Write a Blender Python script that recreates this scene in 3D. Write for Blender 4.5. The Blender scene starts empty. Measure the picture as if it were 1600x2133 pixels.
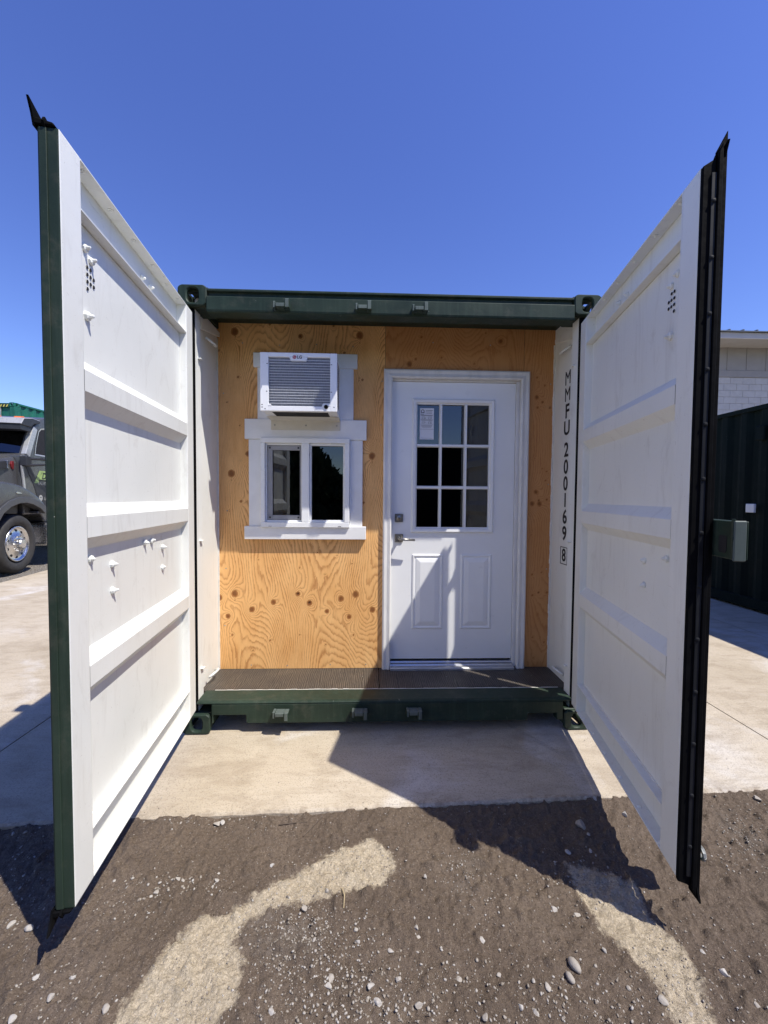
import bpy, bmesh, math, random
import numpy as np
from mathutils import Vector, Matrix

# ------------------------------------------------------------------ camera, sky, sun, exposure
SC = bpy.context.scene
COL = SC.collection
R = math.radians

CAM_LOC = (-0.12563, -2.32212, 1.39890)
CAM_ROT = (-0.034639, -0.036392, -0.0078424)      # yaw, pitch, roll
FPX = 829.97 / 1600.0
cd = bpy.data.cameras.new('camera')
cam = bpy.data.objects.new('camera', cd)
COL.objects.link(cam)
cd.sensor_fit = 'HORIZONTAL'
cd.sensor_width = 36.0
cd.lens = FPX * 36.0
cd.clip_start = 0.02
cd.clip_end = 3000
_rm = Matrix.Rotation(CAM_ROT[0], 3, 'Z') @ Matrix.Rotation(CAM_ROT[1], 3, 'X') @ Matrix.Rotation(CAM_ROT[2], 3, 'Y')
_m = Matrix((( _rm[0][0], _rm[0][2], -_rm[0][1]), (_rm[1][0], _rm[1][2], -_rm[1][1]), (_rm[2][0], _rm[2][2], -_rm[2][1])))
cam.matrix_world = Matrix.Translation(CAM_LOC) @ _m.to_4x4()
SC.camera = cam

SUN_EL, SUN_DX, SUN_DY = 58.2, -0.818, 0.575       # light travels along (dx, dy) on the ground
world = bpy.data.worlds.new('World')
SC.world = world
world.use_nodes = True
wn = world.node_tree
wn.nodes.clear()
sky = wn.nodes.new('ShaderNodeTexSky')
sky.sky_type = 'NISHITA'
sky.sun_disc = False
sky.sun_elevation = R(SUN_EL)
sky.sun_rotation = math.atan2(-SUN_DX, -SUN_DY)
sky.altitude = 900
sky.air_density = 1.25
sky.dust_density = 0.25
sky.ozone_density = 5.5
hsv = wn.nodes.new('ShaderNodeHueSaturation')
hsv.inputs['Hue'].default_value = 0.524
hsv.inputs['Saturation'].default_value = 1.15
bg = wn.nodes.new('ShaderNodeBackground')
bg.inputs['Strength'].default_value = 0.128
wo = wn.nodes.new('ShaderNodeOutputWorld')
wn.links.new(sky.outputs[0], hsv.inputs['Color'])
wn.links.new(hsv.outputs[0], bg.inputs['Color'])
wn.links.new(bg.outputs[0], wo.inputs['Surface'])

sd = bpy.data.lights.new('sun', 'SUN')
sd.energy = 4.1
sd.angle = R(0.53)
sd.color = (1.0, 0.95, 0.86)
sun = bpy.data.objects.new('sun', sd)
COL.objects.link(sun)
ce, se = math.cos(R(SUN_EL)), math.sin(R(SUN_EL))
sun.rotation_euler = Vector((SUN_DX * ce, SUN_DY * ce, -se)).to_track_quat('-Z', 'Y').to_euler()
sun.location = (6, -5, 9)

SC.view_settings.view_transform = 'Standard'
SC.view_settings.look = 'None'
SC.view_settings.exposure = 0.60
SC.view_settings.gamma = 1.0
SC.view_settings.use_curve_mapping = False
SC.render.engine = 'CYCLES'
SC.cycles.max_bounces = 8
SC.cycles.diffuse_bounces = 5
SC.cycles.glossy_bounces = 4
SC.cycles.transparent_max_bounces = 12
SC.cycles.caustics_reflective = False
SC.cycles.caustics_refractive = False

rng = random.Random(7)
nrs = np.random.RandomState(11)

# ------------------------------------------------------------------ materials
MATS = {}

def nt_new(name):
    m = bpy.data.materials.new(name)
    m.use_nodes = True
    nt = m.node_tree
    nt.nodes.clear()
    out = nt.nodes.new('ShaderNodeOutputMaterial')
    b = nt.nodes.new('ShaderNodeBsdfPrincipled')
    nt.links.new(b.outputs[0], out.inputs['Surface'])
    MATS[name] = m
    return m, nt, b

class NB:
    """small helper for chaining nodes"""
    def __init__(s, nt):
        s.nt = nt
    def n(s, t, **kw):
        nd = s.nt.nodes.new(t)
        for k, v in kw.items():
            setattr(nd, k, v)
        return nd
    def l(s, a, b):
        s.nt.links.new(a, b)
    def coord(s, kind='Object', scale=(1, 1, 1)):
        tc = s.n('ShaderNodeTexCoord')
        mp = s.n('ShaderNodeMapping')
        mp.inputs['Scale'].default_value = scale
        s.l(tc.outputs[kind], mp.inputs['Vector'])
        return mp.outputs[0]
    def geo(s, scale=(1, 1, 1)):
        g = s.n('ShaderNodeNewGeometry')
        mp = s.n('ShaderNodeMapping')
        mp.inputs['Scale'].default_value = scale
        s.l(g.outputs['Position'], mp.inputs['Vector'])
        return mp.outputs[0]
    def noise(s, vec, scale, detail=4, rough=0.55, dist=0.0):
        nd = s.n('ShaderNodeTexNoise')
        nd.inputs['Scale'].default_value = scale
        nd.inputs['Detail'].default_value = detail
        nd.inputs['Roughness'].default_value = rough
        nd.inputs['Distortion'].default_value = dist
        s.l(vec, nd.inputs['Vector'])
        return nd.outputs['Fac']
    def voro(s, vec, scale, feature='F1'):
        nd = s.n('ShaderNodeTexVoronoi')
        nd.feature = feature
        nd.inputs['Scale'].default_value = scale
        s.l(vec, nd.inputs['Vector'])
        return nd.outputs['Distance']
    def ramp(s, fac, stops, interp='LINEAR'):
        nd = s.n('ShaderNodeValToRGB')
        cr = nd.color_ramp
        cr.interpolation = interp
        while len(cr.elements) < len(stops):
            cr.elements.new(0.5)
        for e, (p, c) in zip(cr.elements, stops):
            e.position = p
            e.color = (c, c, c, 1) if isinstance(c, (int, float)) else (*c, 1)
        s.l(fac, nd.inputs['Fac'])
        return nd.outputs['Color']
    def mix(s, fac, a, b, mode='MIX'):
        nd = s.n('ShaderNodeMix')
        nd.data_type = 'RGBA'
        nd.blend_type = mode
        for src, i in ((fac, 0), (a, 6), (b, 7)):
            if isinstance(src, (int, float)):
                nd.inputs[i].default_value = src if i == 0 else (src, src, src, 1)
            elif isinstance(src, tuple):
                nd.inputs[i].default_value = (*src, 1)
            else:
                s.l(src, nd.inputs[i])
        return nd.outputs[2]
    def math(s, op, a, b=None, clamp=False):
        nd = s.n('ShaderNodeMath')
        nd.operation = op
        nd.use_clamp = clamp
        for src, i in ((a, 0), (b, 1)):
            if src is None:
                continue
            if isinstance(src, (int, float)):
                nd.inputs[i].default_value = src
            else:
                s.l(src, nd.inputs[i])
        return nd.outputs[0]
    def attr(s, name):
        nd = s.n('ShaderNodeAttribute')
        nd.attribute_name = name
        return nd
    def bump(s, h, strength, dist, bsdf, normal=None):
        nd = s.n('ShaderNodeBump')
        nd.inputs['Strength'].default_value = strength
        nd.inputs['Distance'].default_value = dist
        s.l(h, nd.inputs['Height'])
        if normal is not None:
            s.l(normal, nd.inputs['Normal'])
        if bsdf is not None:
            s.l(nd.outputs[0], bsdf.inputs['Normal'])
        return nd.outputs[0]

def mat(name, col, rough=0.5, metal=0.0, var=0.12, vscale=6.0, bump=0.0, bscale=60.0, spec=0.5, rvar=0.1, coord='geo', stretch=(1, 1, 1)):
    m, nt, b = nt_new(name)
    q = NB(nt)
    v = q.geo(stretch) if coord == 'geo' else q.coord('Object', stretch)
    n1 = q.noise(v, vscale, 6, 0.6)
    lo = tuple(c * (1 - var) for c in col)
    hi = tuple(min(1, c * (1 + var)) for c in col)
    q.l(q.ramp(n1, [(0.3, lo), (0.7, hi)]), b.inputs['Base Color'])
    n2 = q.noise(v, vscale * 2.7, 4, 0.6)
    q.l(q.ramp(n2, [(0.3, max(0.02, rough - rvar)), (0.7, min(1, rough + rvar))]), b.inputs['Roughness'])
    b.inputs['Metallic'].default_value = metal
    b.inputs['Specular IOR Level'].default_value = spec
    if bump:
        q.bump(q.noise(v, bscale, 5, 0.6), bump, 0.004, b)
    return m

def mat_white_steel():
    m, nt, b = nt_new('white_steel_paint')
    q = NB(nt)
    v = q.geo()
    big = q.noise(v, 2.3, 5, 0.6)
    base = q.ramp(big, [(0.3, (0.735, 0.745, 0.705)), (0.7, (0.785, 0.79, 0.75))])
    st = q.noise(q.geo((14, 14, 1.2)), 1.6, 5, 0.65, 0.6)
    base = q.mix(q.ramp(st, [(0.56, 0.0), (0.80, 0.38)]), base, (0.50, 0.48, 0.43))
    grime = q.noise(q.geo((5, 5, 2.2)), 1.9, 7, 0.72, 0.8)
    base = q.mix(q.ramp(grime, [(0.56, 0.0), (0.74, 0.42)]), base, (0.47, 0.45, 0.40))
    sc = q.noise(q.geo((3, 3, 9)), 5.0, 6, 0.75, 1.5)
    base = q.mix(q.ramp(sc, [(0.65, 0.0), (0.70, 0.5)]), base, (0.42, 0.40, 0.37))
    fl = q.noise(v, 130, 2, 0.5)
    base = q.mix(q.ramp(fl, [(0.73, 0.0), (0.77, 0.6)]), base, (0.34, 0.31, 0.27))
    q.l(base, b.inputs['Base Color'])
    q.l(q.ramp(big, [(0.3, 0.34), (0.7, 0.5)]), b.inputs['Roughness'])
    b1 = q.bump(q.noise(v, 7, 4, 0.6), 0.18, 0.006, None)
    q.bump(q.noise(v, 160, 3, 0.6), 0.14, 0.0012, b, b1)
    return m

def mat_green_steel(name='green_steel_paint', col=(0.020, 0.034, 0.024), rough=0.45, dusty=0.28, spec=0.2):
    m, nt, b = nt_new(name)
    q = NB(nt)
    v = q.geo()
    big = q.noise(v, 3.1, 6, 0.65)
    base = q.ramp(big, [(0.3, tuple(c * 0.8 for c in col)), (0.72, tuple(c * 1.35 for c in col))])
    st = q.noise(q.geo((30, 30, 1.2)), 1.6, 5, 0.65, 0.4)
    base = q.mix(q.ramp(st, [(0.5, 0.0), (0.8, 0.35)]), base, tuple(c * 2.2 + 0.01 for c in col))
    chips = q.noise(v, 46, 3, 0.6, 0.8)
    base = q.mix(q.ramp(chips, [(0.745, 0.0), (0.765, 0.8)]), base, (0.42, 0.41, 0.37))
    dust = q.noise(v, 11, 6, 0.75)
    base = q.mix(q.ramp(dust, [(0.52, 0.0), (0.8, dusty)]), base, (0.16, 0.14, 0.11))
    q.l(base, b.inputs['Base Color'])
    q.l(q.ramp(big, [(0.3, rough - 0.08), (0.7, rough + 0.14)]), b.inputs['Roughness'])
    b.inputs['Specular IOR Level'].default_value = spec
    b1 = q.bump(q.noise(v, 9, 4, 0.6), 0.2, 0.005, None)
    q.bump(q.noise(v, 190, 3, 0.6), 0.2, 0.0015, b, b1)
    return m

def mat_plywood():
    m, nt, b = nt_new('plywood')
    q = NB(nt)
    F = q.attr('grain').outputs['Fac']
    K = q.attr('knot').outputs['Fac']
    H = q.attr('hole').outputs['Fac']
    T = q.attr('tone').outputs['Fac']
    v = q.geo((1, 1, 1))
    wob = q.noise(q.geo((1, 1, 0.25)), 34, 5, 0.7)
    F2 = q.math('ADD', F, q.math('MULTIPLY', wob, 1.5))
    fr = q.math('FRACT', F2)
    lines = q.ramp(fr, [(0.0, 0.15), (0.2, 0.0), (0.55, 0.18), (0.84, 0.9), (0.93, 0.8), (1.0, 0.15)])
    brk = q.ramp(q.noise(q.geo((1, 1, 0.3)), 17, 5, 0.7), [(0.32, 0.42), (0.58, 1.0)])
    lines = q.math('MULTIPLY', lines, brk)
    fib = q.noise(q.geo((160, 160, 5)), 1.0, 4, 0.65)
    mott = q.noise(q.geo((1, 1, 0.35)), 6.5, 5, 0.6)
    base = q.ramp(mott, [(0.3, (0.74, 0.385, 0.130)), (0.68, (0.88, 0.525, 0.215))])
    base = q.mix(q.math('MULTIPLY', lines, q.ramp(mott, [(0.3, 1.0), (0.7, 0.75)])), base, (0.36, 0.13, 0.032))
    base = q.mix(q.ramp(fib, [(0.35, 0.0), (0.75, 0.30)]), base, (0.93, 0.58, 0.25))
    base = q.mix(T, base, (0.36, 0.135, 0.045))
    kr = q.noise(v, 120, 4, 0.6)
    kc = q.ramp(q.math('ADD', q.math('MULTIPLY', K, 0.8), q.math('MULTIPLY', kr, 0.25)), [(0.25, (0.30, 0.115, 0.032)), (0.5, (0.44, 0.185, 0.055)), (0.72, (0.30, 0.115, 0.032)), (0.95, (0.20, 0.072, 0.02))])
    base = q.mix(q.ramp(K, [(0.08, 0.0), (0.34, 0.95)]), base, kc)
    base = q.mix(H, base, (0.030, 0.014, 0.006))
    pits = q.noise(q.geo((1, 1, 0.6)), 75, 2, 0.5)
    base = q.mix(q.ramp(pits, [(0.77, 0.0), (0.785, 0.75)]), base, (0.09, 0.04, 0.016))
    dirt = q.noise(q.geo((1.6, 1, 3)), 4.2, 6, 0.7)
    base = q.mix(q.ramp(dirt, [(0.62, 0.0), (0.78, 0.30)]), base, (0.33, 0.25, 0.16))
    q.l(base, b.inputs['Base Color'])
    b.inputs['Roughness'].default_value = 0.66
    b.inputs['Specular IOR Level'].default_value = 0.3
    hh = q.mix(0.5, lines, fib)
    b1 = q.bump(hh, 0.18, 0.002, None)
    q.bump(H, 0.8, -0.006, b, b1)
    return m

def mat_floor_board():
    m, nt, b = nt_new('dark_floor_plywood')
    q = NB(nt)
    g = q.geo((1, 0.22, 1))
    w = q.n('ShaderNodeTexWave')
    w.wave_type = 'BANDS'
    w.bands_direction = 'X'
    w.inputs['Scale'].default_value = 26
    w.inputs['Distortion'].default_value = 9
    w.inputs['Detail'].default_value = 4
    w.inputs['Detail Scale'].default_value = 0.9
    q.l(g, w.inputs['Vector'])
    base = q.ramp(w.outputs['Fac'], [(0.2, (0.026, 0.022, 0.019)), (0.8, (0.115, 0.098, 0.080))])
    big = q.noise(q.geo(), 3.2, 5, 0.6)
    base = q.mix(q.ramp(big, [(0.35, 0.0), (0.7, 0.5)]), base, (0.030, 0.026, 0.023))
    d = q.noise(q.geo(), 20, 6, 0.75)
    base = q.mix(q.ramp(d, [(0.62, 0.0), (0.8, 0.35)]), base, (0.24, 0.21, 0.17))
    ch = q.noise(q.geo((1, 1.6, 1)), 34, 4, 0.7, 0.9)
    base = q.mix(q.ramp(ch, [(0.70, 0.0), (0.715, 0.9)]), base, (0.62, 0.60, 0.56))
    q.l(base, b.inputs['Base Color'])
    q.l(q.ramp(big, [(0.3, 0.42), (0.7, 0.7)]), b.inputs['Roughness'])
    q.bump(w.outputs['Fac'], 0.22, 0.002, b)
    return m

SLAB_A0 = -0.566

def mat_concrete():
    m, nt, b = nt_new('concrete')
    q = NB(nt)
    v = q.geo()
    big = q.noise(v, 0.8, 6, 0.62)
    base = q.ramp(big, [(0.3, (0.40, 0.335, 0.245)), (0.5, (0.49, 0.42, 0.32)), (0.72, (0.55, 0.485, 0.39))])
    pale = q.noise(q.geo(), 1.7, 4, 0.55, 0.6)
    base = q.mix(q.ramp(pale, [(0.55, 0.0), (0.70, 0.7)]), base, (0.64, 0.615, 0.58))
    st = q.noise(q.geo((1.0, 2.4, 1)), 3.4, 7, 0.72, 0.5)
    base = q.mix(q.ramp(st, [(0.47, 0.0), (0.72, 0.62)]), base, (0.27, 0.21, 0.145))
    broom = q.noise(q.geo((3, 60, 3)), 1.0, 4, 0.7)
    base = q.mix(q.ramp(broom, [(0.45, 0.0), (0.8, 0.25)]), base, (0.28, 0.225, 0.16))
    sp = q.noise(v, 150, 3, 0.6)
    base = q.mix(q.ramp(sp, [(0.52, 0.0), (0.70, 0.6)]), base, (0.20, 0.165, 0.125))
    spots = q.noise(v, 26, 3, 0.7, 0.5)
    base = q.mix(q.ramp(spots, [(0.735, 0.0), (0.76, 0.8)]), base, (0.10, 0.08, 0.06))
    pos = q.n('ShaderNodeSeparateXYZ')
    q.l(q.geo(), pos.inputs[0])
    ed = q.math('SUBTRACT', q.math('SUBTRACT', pos.outputs['Y'], SLAB_A0), q.math('MULTIPLY', pos.outputs['X'], 0.036))
    spill = q.math('ADD', q.math('MULTIPLY', ed, -4.5), q.noise(v, 16, 6, 0.75))
    base = q.mix(q.ramp(spill, [(0.42, 0.0), (0.62, 0.65)]), base, (0.20, 0.15, 0.105))
    q.l(base, b.inputs['Base Color'])
    b.inputs['Roughness'].default_value = 0.86
    b.inputs['Specular IOR Level'].default_value = 0.3
    b1 = q.bump(q.noise(v, 30, 7, 0.75), 0.55, 0.008, None)
    q.bump(q.noise(v, 190, 3, 0.7), 0.6, 0.0035, b, b1)
    return m

def mat_dirt():
    m, nt, b = nt_new('yard_dirt')
    q = NB(nt)
    v = q.geo()
    D = q.attr('dry').outputs['Fac']
    G = q.attr('grey').outputs['Fac']
    edge = q.noise(v, 24, 7, 0.78)
    dry = q.ramp(q.math('ADD', D, q.math('MULTIPLY', q.math('SUBTRACT', edge, 0.5), 1.25)), [(0.40, 0.0), (0.60, 1.0)])
    big = q.noise(v, 2.6, 6, 0.65)
    fine = q.noise(v, 95, 5, 0.75)
    wet = q.ramp(big, [(0.28, (0.135, 0.101, 0.073)), (0.5, (0.182, 0.138, 0.101)), (0.72, (0.235, 0.182, 0.136))])
    wet = q.mix(q.ramp(fine, [(0.35, 0.0), (0.7, 0.65)]), wet, (0.080, 0.058, 0.042))
    sand = q.ramp(q.noise(v, 9, 6, 0.7), [(0.3, (0.48, 0.395, 0.275)), (0.7, (0.62, 0.53, 0.39))])
    sand = q.mix(q.ramp(q.noise(v, 170, 3, 0.7), [(0.45, 0.0), (0.72, 0.6)]), sand, (0.30, 0.245, 0.17))
    grit = q.n('ShaderNodeTexVoronoi')
    grit.inputs['Scale'].default_value = 150
    q.l(v, grit.inputs['Vector'])
    seps = q.n('ShaderNodeSeparateColor')
    q.l(grit.outputs['Color'], seps.inputs[0])
    sand = q.mix(1.0, sand, q.ramp(seps.outputs[0], [(0.0, 0.84), (1.0, 1.22)]), 'MULTIPLY')
    sand = q.mix(0.22, sand, q.ramp(grit.outputs['Distance'], [(0.1, (0.62, 0.56, 0.45)), (0.6, (0.26, 0.21, 0.14))]))
    chip = q.n('ShaderNodeTexVoronoi')
    chip.inputs['Scale'].default_value = 210
    q.l(v, chip.inputs['Vector'])
    sepc = q.n('ShaderNodeSeparateColor')
    q.l(chip.outputs['Color'], sepc.inputs[0])
    wet = q.mix(q.math('MULTIPLY', q.ramp(sepc.outputs[0], [(0.86, 0.0), (0.90, 0.8)]), q.ramp(chip.outputs['Distance'], [(0.25, 1.0), (0.45, 0.0)])), wet, (0.30, 0.25, 0.195))
    wet = q.mix(q.ramp(sepc.outputs[1], [(0.80, 0.0), (0.95, 0.4)]), wet, (0.055, 0.040, 0.030))
    base = q.mix(dry, wet, sand)
    gr = q.ramp(q.voro(v, 45), [(0.15, (0.34, 0.32, 0.29)), (0.6, (0.15, 0.135, 0.115))])
    base = q.mix(q.math('MULTIPLY', G, 0.85), base, gr)
    q.l(base, b.inputs['Base Color'])
    b.inputs['Roughness'].default_value = 0.9
    b.inputs['Specular IOR Level'].default_value = 0.25
    b1 = q.bump(q.noise(v, 60, 6, 0.75), 1.0, 0.016, None)
    b2 = q.bump(q.voro(v, 130), 0.5, 0.004, None, b1)
    q.bump(q.noise(v, 300, 3, 0.7), 0.6, 0.003, b, b2)
    return m

def mat_stone(name='pebble_stone'):
    m, nt, b = nt_new(name)
    q = NB(nt)
    v = q.geo()
    t = q.attr('tone').outputs['Fac']
    base = q.ramp(t, [(0.0, (0.17, 0.14, 0.11)), (0.35, (0.28, 0.245, 0.20)), (0.7, (0.37, 0.34, 0.30)), (1.0, (0.45, 0.43, 0.40))])
    base = q.mix(q.ramp(q.noise(v, 110, 5, 0.7), [(0.4, 0.0), (0.75, 0.5)]), base, (0.22, 0.19, 0.155))
    q.l(base, b.inputs['Base Color'])
    b.inputs['Roughness'].default_value = 0.85
    q.bump(q.noise(v, 160, 4, 0.7), 0.4, 0.003, b)
    return m

def mat_glass(name, tint=0.35, refl=1.0, rough=0.0):
    m = bpy.data.materials.new(name)
    m.use_nodes = True
    nt = m.node_tree
    nt.nodes.clear()
    q = NB(nt)
    out = q.n('ShaderNodeOutputMaterial')
    tr = q.n('ShaderNodeBsdfTransparent')
    tr.inputs[0].default_value = (tint * 0.92, tint, tint * 0.97, 1)
    gl = q.n('ShaderNodeBsdfGlossy')
    gl.inputs['Color'].default_value = (0.95, 0.97, 1.0, 1)
    gl.inputs['Roughness'].default_value = rough
    nb = q.n('ShaderNodeBump')
    nb.inputs['Strength'].default_value = 0.02
    nb.inputs['Distance'].default_value = 0.01
    q.l(q.noise(q.geo(), 5, 2, 0.5), nb.inputs['Height'])
    q.l(nb.outputs[0], gl.inputs['Normal'])
    fr = q.n('ShaderNodeFresnel')
    fr.inputs['IOR'].default_value = 1.5
    mx = q.n('ShaderNodeMixShader')
    q.l(q.math('MULTIPLY', fr.outputs[0], 1.9 * refl, True), mx.inputs[0])
    q.l(tr.outputs[0], mx.inputs[1])
    q.l(gl.outputs[0], mx.inputs[2])
    q.l(mx.outputs[0], out.inputs['Surface'])
    MATS[name] = m
    return m

def mat_leaf(name, col):
    m, nt, b = nt_new(name)
    q = NB(nt)
    n1 = q.noise(q.geo(), 1.3, 5, 0.7)
    q.l(q.ramp(n1, [(0.3, tuple(c * 0.6 for c in col)), (0.7, tuple(c * 1.4 for c in col))]), b.inputs['Base Color'])
    b.inputs['Roughness'].default_value = 0.7
    return m

mat_white_steel()
mat_green_steel()
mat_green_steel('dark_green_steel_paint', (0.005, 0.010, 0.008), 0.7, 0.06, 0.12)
mat_green_steel('bright_green_steel_paint', (0.015, 0.12, 0.085), 0.4)
mat_green_steel('sunlit_green', (0.085, 0.105, 0.095), 0.5)  # paler copy of the green paint for sun-facing faces
mat_plywood()
mat_floor_board()
mat_concrete()
mat_dirt()
mat_stone()
mat_glass('window_glass', 0.30, 1.0)
mat_glass('truck_glass', 0.16, 1.3)
mat('white_trim_paint', (0.80, 0.80, 0.79), 0.42, var=0.05, vscale=9, bump=0.12, bscale=120)
mat('white_vinyl', (0.82, 0.83, 0.83), 0.32, var=0.03, vscale=5)
mat('white_door_paint', (0.83, 0.84, 0.84), 0.36, var=0.03, vscale=3, bump=0.06, bscale=160)
mat('aged_casing_paint', (0.72, 0.71, 0.69), 0.5, var=0.10, vscale=16, bump=0.3, bscale=70, stretch=(1, 1, 0.3))
mat('white_plastic', (0.82, 0.83, 0.84), 0.35, var=0.03, vscale=6)
mat('bracket_cream', (0.62, 0.59, 0.52), 0.5, var=0.08, vscale=8)
mat('black_rubber', (0.0045, 0.0045, 0.005), 0.8, var=0.35, vscale=14, bump=0.25, bscale=50, spec=0.06)
mat('grey_rubber', (0.13, 0.125, 0.12), 0.75, var=0.3, vscale=20, bump=0.4, bscale=60)
mat('tyre_rubber', (0.030, 0.029, 0.028), 0.75, var=0.3, vscale=9, bump=0.2, bscale=40)
mat('retainer_strip', (0.014, 0.015, 0.017), 0.6, var=0.3, vscale=16, spec=0.2)
mat('worn_steel', (0.34, 0.35, 0.33), 0.5, metal=0.5, var=0.35, vscale=30, bump=0.4, bscale=90)
mat('dark_void', (0.010, 0.010, 0.011), 0.8, var=0.2)
mat('interior_panel', (0.05, 0.045, 0.04), 0.8, var=0.3)
mat('satin_nickel', (0.27, 0.26, 0.245), 0.32, metal=0.9, var=0.12, vscale=30)
mat('aluminium_sill', (0.55, 0.56, 0.58), 0.38, metal=0.75, var=0.10, vscale=12, stretch=(0.2, 1, 1))
mat('screen_frame_grey', (0.30, 0.30, 0.31), 0.45, var=0.10, vscale=20)
mat('condenser_fins', (0.27, 0.29, 0.34), 0.45, metal=0.3, var=0.25, vscale=40, stretch=(6, 1, 1))
mat('logo_red', (0.36, 0.008, 0.025), 0.4, var=0.04)
mat('print_grey', (0.10, 0.10, 0.11), 0.6, var=0.05)
mat('print_black', (0.012, 0.012, 0.013), 0.55, var=0.2)
mat('sticker_paper', (0.74, 0.75, 0.78), 0.55, var=0.03)
mat('truck_paint', (0.062, 0.062, 0.064), 0.30, var=0.10, vscale=4, spec=0.6)
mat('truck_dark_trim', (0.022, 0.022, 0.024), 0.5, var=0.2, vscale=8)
mat('truck_fender_plastic', (0.060, 0.062, 0.066), 0.45, var=0.15, vscale=6, bump=0.1)
mat('chrome', (0.60, 0.60, 0.60), 0.30, metal=1.0, var=0.12, vscale=14, rvar=0.10)
mat('emblem_red', (0.16, 0.012, 0.014), 0.5, var=0.2)
mat('truck_pillar_grey', (0.42, 0.42, 0.41), 0.3, metal=0.3, var=0.08)
mat('amber_lens', (0.75, 0.16, 0.03), 0.25, var=0.05)
mat('decal_green', (0.30, 0.42, 0.14), 0.5, var=0.08)
mat('decal_grey', (0.36, 0.36, 0.33), 0.5, var=0.08)
mat('hazard_yellow', (0.62, 0.55, 0.10), 0.5, var=0.1)
mat('siding_grey', (0.27, 0.265, 0.26), 0.7, var=0.07, vscale=3)
mat('fascia_paint', (0.40, 0.395, 0.385), 0.6, var=0.06, vscale=3)
mat('block_paint', (0.43, 0.43, 0.43), 0.75, var=0.09, vscale=5, bump=0.4, bscale=60)
mat('mortar', (0.33, 0.33, 0.325), 0.85, var=0.08, vscale=5)
mat('roof_metal', (0.13, 0.14, 0.15), 0.45, metal=0.4, var=0.1, vscale=2)
mat('joint_filler', (0.085, 0.07, 0.055), 0.9, var=0.3, vscale=20)
mat('bark', (0.10, 0.075, 0.055), 0.9, var=0.3, vscale=12)
mat('straw', (0.42, 0.33, 0.19), 0.8, var=0.2, vscale=40)
mat('caulk', (0.74, 0.72, 0.66), 0.6, var=0.12, vscale=30, bump=0.4, bscale=80)
mat_leaf('conifer_leaf', (0.045, 0.075, 0.032))

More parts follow.
